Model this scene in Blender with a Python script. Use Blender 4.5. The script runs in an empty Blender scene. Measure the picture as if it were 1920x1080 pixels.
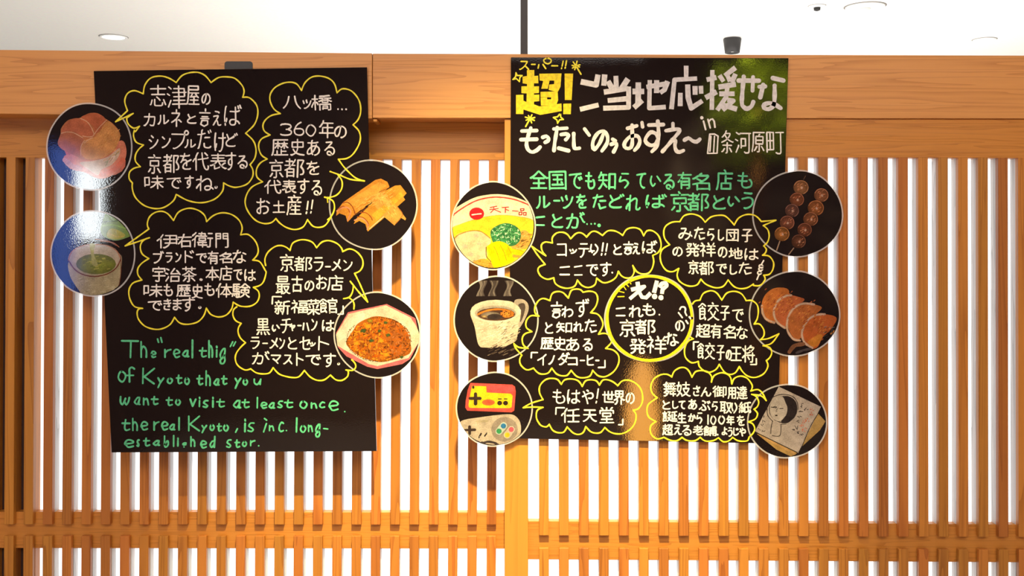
import bpy, bmesh, math, random
from mathutils import Vector
from mathutils.geometry import tessellate_polygon
random.seed(7)
C = bpy.context.scene.collection
FPX, HZ, CAMZ = 1800.0, 460.0, 1.5          # focal length in pixels, horizon row, eye height
def W(px, py, Y): return Vector(((px-960)/FPX*Y, Y, CAMZ+(HZ-py)/FPX*Y))
# ---------------------------------------------------------------- camera, world, lights, exposure
cam = bpy.data.cameras.new('camera'); co = bpy.data.objects.new('camera', cam); C.objects.link(co)
co.location = (0, 0, CAMZ); co.rotation_euler = (math.pi/2, 0, 0)
cam.sensor_width = 36; cam.lens = 36*FPX/1920; cam.shift_y = -(540-HZ)/1920; cam.clip_start = .02
bpy.context.scene.camera = co
sc = bpy.context.scene
sc.view_settings.view_transform = 'Standard'; sc.view_settings.look = 'None'
sc.view_settings.exposure = 0.0; sc.view_settings.gamma = 1; sc.view_settings.use_curve_mapping = False
wd = bpy.data.worlds.new('world'); sc.world = wd; wd.use_nodes = True
wd.node_tree.nodes['Background'].inputs[0].default_value = (1, .97, .93, 1)
wd.node_tree.nodes['Background'].inputs[1].default_value = .55
def light(name, kind, loc, target, power, col, **kw):
    l = bpy.data.lights.new(name, kind); l.energy = power; l.color = col
    for k, v in kw.items(): setattr(l, k, v)
    o = bpy.data.objects.new(name, l); C.objects.link(o); o.location = loc
    o.rotation_euler = (Vector(target)-Vector(loc)).to_track_quat('-Z', 'Y').to_euler()
    return o
light('warm_ceiling_spot', 'SPOT', (0.02, .62, CAMZ+1.62), (-.02, 2.1, CAMZ-.66), 720, (1, .83, .34), spot_size=math.radians(37), spot_blend=1.0, shadow_soft_size=.022)
light('ceiling_lamp_left', 'AREA', (-1.5, -.3, CAMZ+1.6), (-.9, 2.1, CAMZ-.1), 20, (1, .92, .85), size=1.2)
light('ceiling_lamp_right', 'AREA', (1.6, -.3, CAMZ+1.6), (.9, 2.1, CAMZ-.1), 22, (1, .9, .8), size=1.2)
light('ceiling_lamp_middle', 'AREA', (0, -.6, CAMZ+1.6), (0, 2.1, CAMZ), 14, (1, .92, .85), size=1.4)
light('aisle_fill_light', 'AREA', (0, -1.9, CAMZ+1.6), (0, -1.9, 0), 82, (1, .91, .84), size=3.2)  # unseen fill, added to lift the shadows by bounce from floor and wall
light('ceiling_fill_light', 'AREA', (1.2, 6.4, CAMZ-.6), (1.2, 6.6, CAMZ+1.6), 205, (1, .985, .96), size=6.0, size_y=5.0, shape='RECTANGLE')  # unseen fill light added behind the screens to whiten the ceiling
# ---------------------------------------------------------------- helpers
def lin(c): return tuple(((v/255)/12.92 if v <= 10 else ((v/255+.055)/1.055)**2.4) for v in c)
def new_mat(name):
    m = bpy.data.materials.new(name); m.use_nodes = True
    return m, m.node_tree.nodes, m.node_tree.links, m.node_tree.nodes['Principled BSDF']
def flat(name, rgb, rough=.5, **kw):
    m, n, l, b = new_mat(name); b.inputs['Base Color'].default_value = (*lin(rgb), 1); b.inputs['Roughness'].default_value = rough
    for k, v in kw.items(): b.inputs[k.replace('_', ' ')].default_value = v
    nz = n.new('ShaderNodeTexNoise'); nz.inputs['Scale'].default_value = 40; nz.inputs['Detail'].default_value = 4
    mx = n.new('ShaderNodeMix'); mx.data_type = 'RGBA'; mx.blend_type = 'MULTIPLY'; mx.inputs[0].default_value = .12
    mx.inputs[6].default_value = (*lin(rgb), 1); tc = n.new('ShaderNodeTexCoord')
    l.new(tc.outputs['Object'], nz.inputs['Vector']); l.new(nz.outputs['Color'], mx.inputs[7]); l.new(mx.outputs[2], b.inputs['Base Color'])
    return m
def wood(name, dark, light_, axis='z', var=.5, fine=1.0, contrast=1.0, rough=.42):
    m, n, l, b = new_mat(name)
    tc = n.new('ShaderNodeTexCoord'); oi = n.new('ShaderNodeObjectInfo'); mp = n.new('ShaderNodeMapping')
    mul = n.new('ShaderNodeVectorMath'); mul.operation = 'SCALE'; mul.inputs[0].default_value = (3.1, 5.7, 9.3)
    l.new(oi.outputs['Random'], mul.inputs['Scale']); ad = n.new('ShaderNodeVectorMath'); ad.operation = 'ADD'
    l.new(tc.outputs['Object'], ad.inputs[0]); l.new(mul.outputs[0], ad.inputs[1]); l.new(ad.outputs[0], mp.inputs['Vector'])
    s = {'z': (1, 1, .035), 'x': (.07, 1.6, 1.9)}[axis]; mp.inputs['Scale'].default_value = s
    n1 = n.new('ShaderNodeTexNoise'); n1.inputs['Scale'].default_value = 22*fine; n1.inputs['Detail'].default_value = 2; n1.inputs['Distortion'].default_value = .6 if axis == 'z' else .15
    l.new(mp.outputs[0], n1.inputs['Vector'])
    m1 = n.new('ShaderNodeMath'); m1.operation = 'MULTIPLY'; m1.inputs[1].default_value = 9; l.new(n1.outputs['Fac'], m1.inputs[0])
    fr = n.new('ShaderNodeMath'); fr.operation = 'FRACT'; l.new(m1.outputs[0], fr.inputs[0])
    pw = n.new('ShaderNodeMath'); pw.operation = 'POWER'; pw.inputs[1].default_value = 3.2; l.new(fr.outputs[0], pw.inputs[0])
    n2 = n.new('ShaderNodeTexNoise'); n2.inputs['Scale'].default_value = 260*fine; n2.inputs['Detail'].default_value = 3
    l.new(mp.outputs[0], n2.inputs['Vector'])
    a2 = n.new('ShaderNodeMath'); a2.operation = 'MULTIPLY_ADD'; a2.inputs[1].default_value = .5; l.new(n2.outputs['Fac'], a2.inputs[0])
    l.new(pw.outputs[0], a2.inputs[2])
    s2 = n.new('ShaderNodeMath'); s2.operation = 'MULTIPLY'; s2.inputs[1].default_value = .62*contrast; l.new(a2.outputs[0], s2.inputs[0])
    mx = n.new('ShaderNodeMix'); mx.data_type = 'RGBA'; mx.inputs[6].default_value = (*lin(light_), 1); mx.inputs[7].default_value = (*lin(dark), 1)
    l.new(s2.outputs[0], mx.inputs[0])
    hs = n.new('ShaderNodeHueSaturation'); l.new(mx.outputs[2], hs.inputs['Color'])
    v = n.new('ShaderNodeMapRange'); v.inputs['To Min'].default_value = 1-.28*var; v.inputs['To Max'].default_value = 1+.22*var
    l.new(oi.outputs['Random'], v.inputs['Value']); l.new(v.outputs[0], hs.inputs['Value'])
    h = n.new('ShaderNodeMapRange'); h.inputs['To Min'].default_value = .5-.014*var; h.inputs['To Max'].default_value = .5+.01*var
    mo = n.new('ShaderNodeMath'); mo.operation = 'FRACT'; m7 = n.new('ShaderNodeMath'); m7.operation = 'MULTIPLY'; m7.inputs[1].default_value = 7.3
    l.new(oi.outputs['Random'], m7.inputs[0]); l.new(m7.outputs[0], mo.inputs[0]); l.new(mo.outputs[0], h.inputs['Value']); l.new(h.outputs[0], hs.inputs['Hue'])
    l.new(hs.outputs['Color'], b.inputs['Base Color']); b.inputs['Roughness'].default_value = rough
    bp = n.new('ShaderNodeBump'); bp.inputs['Strength'].default_value = .12; bp.inputs['Distance'].default_value = .001
    l.new(a2.outputs[0], bp.inputs['Height']); l.new(bp.outputs[0], b.inputs['Normal'])
    return m
def glossy_black(name, rgb, rough, bump):
    m, n, l, b = new_mat(name); b.inputs['Base Color'].default_value = (*lin(rgb), 1); b.inputs['Roughness'].default_value = rough
    b.inputs['IOR'].default_value = 1.5
    tc = n.new('ShaderNodeTexCoord'); nz = n.new('ShaderNodeTexNoise'); nz.inputs['Scale'].default_value = 330; nz.inputs['Detail'].default_value = 2
    n3 = n.new('ShaderNodeTexNoise'); n3.inputs['Scale'].default_value = 9; n3.inputs['Detail'].default_value = 1
    l.new(tc.outputs['Object'], nz.inputs['Vector']); l.new(tc.outputs['Object'], n3.inputs['Vector'])
    ad = n.new('ShaderNodeMath'); ad.operation = 'MULTIPLY_ADD'; ad.inputs[1].default_value = 9; l.new(n3.outputs['Fac'], ad.inputs[0]); l.new(nz.outputs['Fac'], ad.inputs[2])
    bp = n.new('ShaderNodeBump'); bp.inputs['Strength'].default_value = bump; bp.inputs['Distance'].default_value = .0004
    l.new(ad.outputs[0], bp.inputs['Height']); l.new(bp.outputs[0], b.inputs['Normal'])
    return m
def link(name, me, mat, parent=None, loc=None):
    o = bpy.data.objects.new(name, me); C.objects.link(o)
    if mat and not me.materials: me.materials.append(mat)
    if parent: o.parent = parent; o.location = -Vector(parent.location) if loc is None else loc
    elif loc is not None: o.location = loc
    return o
def tag(o, label=None, cat=None, group=None, kind=None):
    if label: o['label'] = label
    if cat: o['category'] = cat
    if group: o['group'] = group
    if kind: o['kind'] = kind
    return o
def empty(name, loc):
    o = bpy.data.objects.new(name, None); C.objects.link(o); o.location = loc; o.empty_display_size = .05; return o
def mesh(name, vs, fs):
    me = bpy.data.meshes.new(name); me.from_pydata([tuple(v) for v in vs], [], fs); me.update(); return me
BF = [(0, 1, 2, 3), (7, 6, 5, 4), (0, 4, 5, 1), (1, 5, 6, 2), (2, 6, 7, 3), (3, 7, 4, 0)]
def fixn(me, bevel=0):
    bm = bmesh.new(); bm.from_mesh(me)
    if bevel: bmesh.ops.bevel(bm, geom=bm.edges[:], offset=bevel, segments=1, affect='EDGES')
    bmesh.ops.recalc_face_normals(bm, faces=bm.faces[:]); bm.to_mesh(me); bm.free(); return me
def quad_box(name, q, yf, yb, bevel=.0008):
    """front face through four picture corners (TL,TR,BR,BL) on the plane y=yf, straight back to yb; mesh in world coordinates"""
    f = [W(x, y, yf) for x, y in q]; b = [Vector((v.x, yb, v.z)) for v in f]
    return fixn(mesh(name, f+b, BF), bevel)
def box(name, x0, x1, y0, y1, z0, z1, bevel=0):
    vs = [(x0, y0, z1), (x1, y0, z1), (x1, y0, z0), (x0, y0, z0), (x0, y1, z1), (x1, y1, z1), (x1, y1, z0), (x0, y1, z0)]
    return fixn(mesh(name, vs, BF), bevel)
def lathe(name, prof, seg=40, axis='z'):
    bm = bmesh.new(); rings = []
    for r, z in prof:
        rings.append([bm.verts.new((r*math.cos(2*math.pi*k/seg), r*math.sin(2*math.pi*k/seg), z)) for k in range(seg)])
    for a, b in zip(rings, rings[1:]):
        for k in range(seg): bm.faces.new((a[k], a[(k+1) % seg], b[(k+1) % seg], b[k]))
    bm.faces.new(rings[0]); bm.faces.new(rings[-1]); bmesh.ops.recalc_face_normals(bm, faces=bm.faces[:])
    me = bpy.data.meshes.new(name); bm.to_mesh(me); bm.free()
    for p in me.polygons: p.use_smooth = len(p.vertices) == 4
    return me
# ---------------------------------------------------------------- materials
M_slat = wood('slat_wood', (154, 88, 30), (199, 128, 52), 'z', .62)
M_frame = wood('frame_wood', (162, 98, 34), (208, 138, 58), 'x', .15, 1.0, .8)
M_stile = wood('stile_wood', (172, 106, 34), (210, 140, 56), 'z', .15, 1.0, .6)
M_beam = wood('beam_wood', (180, 110, 50), (224, 156, 86), 'x', .15, .8, .8)
M_slat_backlit = wood('backlit_slat_pale', (150, 146, 144), (214, 210, 208), 'z', .3, 1.6, 1.0)  # pale colour stands for slat sides washed out by the backlight
M_board = glossy_black('glossy_black_board', (27, 19, 20), .03, .07)
M_hook = flat('black_plastic', (26, 18, 16), .35)
M_dark = flat('dark_backing', (62, 42, 42), .6)
M_white = flat('white_plaster', (246, 244, 240), .8)
M_floor = flat('stone_floor', (206, 194, 178), .4)
M_wall = flat('brown_wall', (112, 90, 76), .6)
M_metal = flat('dark_grey_metal', (58, 54, 54), .4, Metallic=.3)
M_spotmetal = flat('matt_black_metal', (44, 42, 42), .5)
M_trim = flat('white_trim', (250, 250, 248), .5)
M_hole = flat('dark_opening', (30, 30, 30), .6)
def emit(name, rgb, s, scratch=False):
    m, n, l, b = new_mat(name); b.inputs['Base Color'].default_value = (.8, .8, .8, 1)
    b.inputs['Emission Color'].default_value = (*rgb, 1); b.inputs['Emission Strength'].default_value = s; return m
M_back = emit('backlit_white_acrylic', (.95, .98, 1), 1.35)
M_lamp = emit('lamp_glow', (1, .97, .9), 4)
M_day = emit('daylight_glass', (.9, .97, 1), 26)
M_blue = emit('blue_reflection_glow', (.03, .16, .75), 7)
M_amber = emit('amber_glow', (1, .42, .06), 20)
# ---------------------------------------------------------------- setting
def struct(name, me, mat): return tag(link(name, me, mat), kind='structure')
struct('floor', box('floor', -4.5, 6.5, -4, 8.8, -.1, 0), M_floor)
struct('ceiling', box('ceiling', -4.5, 6.5, -4, 8.8, CAMZ+1.65, CAMZ+1.75), M_white)
struct('wall_back', box('wall_back', -4.5, 6.5, 8.8, 8.9, 0, CAMZ+1.65), M_white)
struct('wall_front', box('wall_front', -2.7, 4.5, -4.1, -4, 0, CAMZ+1.65), M_wall)
wl = struct('wall_left', box('wall_left', -2.8, -2.7, -4.1, 2.3, 0, CAMZ+1.65), M_wall)
struct('wall_right', box('wall_right', 4.5, 4.6, -4.1, 2.3, 0, CAMZ+1.65), M_wall)
def mirror_on_left(px, py, xw, Y=2.079):
    p = W(px, py, Y)-Vector((0, 0, CAMZ)); s = (xw-p.x)/p.x
    return Y-s*Y, CAMZ+p.z*(1+s)
# unseen daylight opening, and a blue glow added beside it, for the discs to mirror
y0, z1 = mirror_on_left(189, 318, -2.69); y1, _ = mirror_on_left(136, 318, -2.69); _, z0 = mirror_on_left(160, 452, -2.69)
a, b_ = sorted((y0, y1)); zz = sorted((z0, z1))
w1 = struct('window_1', box('window_1', -2.7, -2.67, a, b_, zz[0], zz[1]), M_day)
y2, _ = mirror_on_left(92, 318, -2.69); c0, c1 = sorted((y1, y2)); y3 = c0 if abs(c0-b_) > abs(c1-b_) else c1
lo, hi = (b_, max(y1, y2)) if max(y1, y2) > b_ else (min(y1, y2), a)
struct('blue_reflection_panel', box('blue_reflection_panel', -2.7, -2.67, lo, hi, zz[0]-.35, zz[1]+.1), M_blue)  # added glowing panel, gives the discs their blue reflection
# ---------------------------------------------------------------- ceiling fittings
HC = CAMZ+1.65
def on_ceiling(px, py):
    d = FPX*1.65/(HZ-py); return Vector(((px-960)/FPX*d, d, HC)), d/FPX
M_rim_shade = flat('grey_rim_shade', (128, 122, 116), .7)  # grey ring imitates the dark shaded rim of each fitting
def downlight(px, py, wpx, label, lit, group=None):
    c, k = on_ceiling(px, py); r = wpx*k/2
    t = empty('recessed_downlight', c); tag(t, label, 'light', group)
    link('trim_ring', lathe('trim_ring', [(r*.8, -.001), (r*.84, -.009), (r*.97, -.009), (r, -.001)]), M_trim, t, (0, 0, 0))
    link('diffuser', lathe('diffuser', [(r*.8, -.0015), (r*.76, -.005), (r*.3, -.0065)]), M_lamp if lit else M_trim, t, (0, 0, 0))
    link('painted_rim_shade', lathe('painted_rim_shade', [(r*1.05, -.0002), (r*1.03, -.0006)]), M_rim_shade, t, (0, 0, 0))
downlight(213, 69, 50, 'small recessed ceiling downlight above the left black board', True)
downlight(1846, 74, 42, 'small recessed ceiling downlight nearest the right picture edge', True)
c, k = on_ceiling(1622, 12); r = 36*k
t = empty('ceiling_speaker', c); tag(t, 'largest round white ceiling fitting, a flat speaker cover near the top right', 'speaker')
link('painted_rim_shade', lathe('painted_rim_shade', [(r*1.07, -.0002), (r*1.05, -.0008)]), M_rim_shade, t, (0, 0, 0))
link('cover', lathe('cover', [(r, -.001), (r*.97, -.012), (r*.8, -.018), (r*.78, -.014), (r*.3, -.016)]), M_trim, t, (0, 0, 0))
link('grille', lathe('grille', [(r*.3, -.015), (r*.28, -.02), (r*.05, -.021)]), flat('pale_grey_grille', (214, 212, 206), .6), t, (0, 0, 0))
c, k = on_ceiling(1532, 11); r = 16*k
t = empty('sprinkler_head', c); tag(t, 'small round white sprinkler plate with dark centre, left of the speaker cover', 'sprinkler')
link('painted_rim_shade', lathe('painted_rim_shade', [(r*1.05, -.0002), (r*1.04, -.0008)]), M_rim_shade, t, (0, 0, 0))
link('plate', lathe('plate', [(r, -.001), (r*.95, -.008), (r*.5, -.012)]), M_trim, t, (0, 0, 0))
link('nozzle', lathe('nozzle', [(r*.4, -.012), (r*.36, -.03), (r*.12, -.036)], 16), M_hole, t, (0, 0, 0))
c, k = on_ceiling(1373, 71); r = 17*k
t = empty('ceiling_spotlight', c); tag(t, 'black cylindrical ceiling spotlight showing just above the wooden beam', 'spotlight')
link('housing', lathe('housing', [(r*.9, -.002), (r, -.012), (r*.8, -.12), (r*.72, -.122), (r*.68, -.10)]), M_spotmetal, t, (0, 0, 0))
link('mounting_plate', lathe('mounting_plate', [(r*.95, 0), (r*.93, -.004)]), M_trim, t, (0, 0, 0))
link('lamp', lathe('lamp', [(r*.62, -.1), (r*.6, -.104)]), M_lamp, t, (0, 0, 0))
# ---------------------------------------------------------------- header beam
YB, YL, YR = 2.087, 2.163, 2.093
t = empty('header_beam', W(960, 222, YB)); tag(t, 'long pale wooden beam running across above both lattice screens', 'beam')
link('beam_section', quad_box('beam_section', [(-260, 91), (697.6, 100), (697.6, 222), (-260, 210)], YB, YB+.125), M_beam, t)
link('beam_section', quad_box('beam_section', [(698.8, 100.5), (2200, 105), (2200, 222.5), (698.8, 221)], YB, YB+.125), M_beam, t)
link('joint_pin', quad_box('joint_pin', [(699.5, 223), (707, 223), (707, 228), (699.5, 228)], YB+.004, YB+.06), M_frame, t)
t = tag(link('support_pole', quad_box('support_pole', [(976, -120), (989.5, -120), (989.5, 180), (976, 180)], 2.235, 2.25, .001), M_metal),
        'thin dark metal pole rising from the beam to the ceiling', 'pole')
# lengthen the pole to the ceiling
for v in t.data.vertices:
    if v.co.z > CAMZ+.5: v.co.z = HC
    else: v.co.z = W(0, 100, YB+.125).z-.012
# ---------------------------------------------------------------- lattice screens
ZF = .02
def screen(name, label, Y, pitch, x0, n, wpx, lean, ytop, yend1, ystart2, rail, lintel, xl, xr, lightx, stile=None):
    t = empty(name, Vector((W((xl+xr)/2, 0, Y).x, Y, 0))); tag(t, label, 'screen')
    k = Y/FPX; wm = wpx*k; zt = lambda py: CAMZ+(HZ-py)*k
    def slope(a, px): return a[0]+(a[1]-a[0])*(px-xl)/(xr-xl)
    base = t.location
    me_u = box('slat', -wm/2, wm/2, 0, .013, zt(yend1[0]), zt(ytop[0])+.012, .0007)
    me_l = box('slat', -wm/2, wm/2, 0, .010, .06, zt(ystart2[0]), .0007)
    bt_u = box('slat_back', -wm*.48, wm*.48, .0132, .036, zt(rail[0][0])-.03, zt(ytop[0])+.004)
    bt_l = box('slat_back', -wm*.48, wm*.48, .0132, .036, .07, zt(rail[1][0])+.03)
    bd_u, bd_l = bt_u.copy(), bt_l.copy(); bd_u.materials.append(M_slat); bd_l.materials.append(M_slat)  # plain wood at the left end, where no backlight bleaches the sides
    for i in range(n):
        px = x0+i*pitch
        if stile and px-wpx/2 < stile[1]: continue
        X = (px-960)*k; zoff = -(slope(yend1, px)-yend1[0])*k
        # the slats lean a little: shear by rotating about the rail height
        bu, bl = (bt_u, bt_l) if px > 66 or Y < 2.1 else (bd_u, bd_l)
        for nm, me, mat, rot in (('slat', me_u, M_slat, lean), ('slat', me_l, M_slat, lean), ('slat_back', bu, M_slat_backlit, lean), ('slat_back', bl, M_slat_backlit, lean)):
            o = link(nm, me, mat, t, (X-base.x-zt(yend1[0])*math.sin(rot), 0, zoff-base.z)); o.rotation_euler = (0, rot, 0)
    def bar(nm, a, b, dy, mat, back=.034):
        return link(nm, quad_box(nm, [(xl, slope(a, xl)), (xr, slope(a, xr)), (xr, slope(b, xr)), (xl, slope(b, xl))], Y+dy, Y+back), mat, t)
    bar('middle_rail', rail[0], rail[1], .0131, M_frame)
    bar('top_rail', lintel[0], lintel[1], -.0003, M_frame)
    link('bottom_rail', box('bottom_rail', W(xl, 0, Y).x, W(xr, 0, Y).x, Y+.0131, Y+.05, 0, .12, .001), M_frame, t)
    if stile: link('stile', quad_box('stile', [(stile[0], lintel[0][0]+1), (stile[1], lintel[0][0]+1), (stile[1], HZ+(CAMZ-.0)/k), (stile[0], HZ+CAMZ/k)], Y-.0006, Y+.052), M_stile, t)
    kb = (Y+.0375)/FPX
    zb = CAMZ+(HZ-(slope(lintel[1], xl)-8))*kb
    link('backlit_panel', box('backlit_panel', (lightx-960)*kb, (xr-960)*kb-.004, Y+.0352, Y+.041, .1, zb), M_back, t)
    if lightx > xl+5:
        link('dark_backing', box('dark_backing', (xl-960)*kb, (lightx-960)*kb-.001, Y+.0352, Y+.041, .1, zb), M_dark, t)
    link('light_box', box('light_box', (xl-960)*kb, (xr-960)*kb, Y+.042, Y+.075, .02, zb), M_white, t)
    return t
screen('lattice_screen', 'left wooden slatted screen, set back, glowing white behind the left board', YL, 36.2, 16.4-36.2*4, 30, 17.4, .0056, (296, 299), (983.5, 984), (1005, 1008),
       ((959.5, 961), (1027.5, 1029)), ((218.5, 230.5), (294, 300)), -240, 952, 62)
screen('lattice_screen', 'right wooden slatted screen with broad stile, standing forward behind the right board', YR, 37.48, 1020, 30, 18.2, -.0017, (294, 296), (1004, 1008), (1027.5, 1034),
       ((977, 985.5), (1049, 1056)), ((222.3, 223.5), (293.5, 297)), 990, 2160, 985, (946, 990.5))
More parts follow.
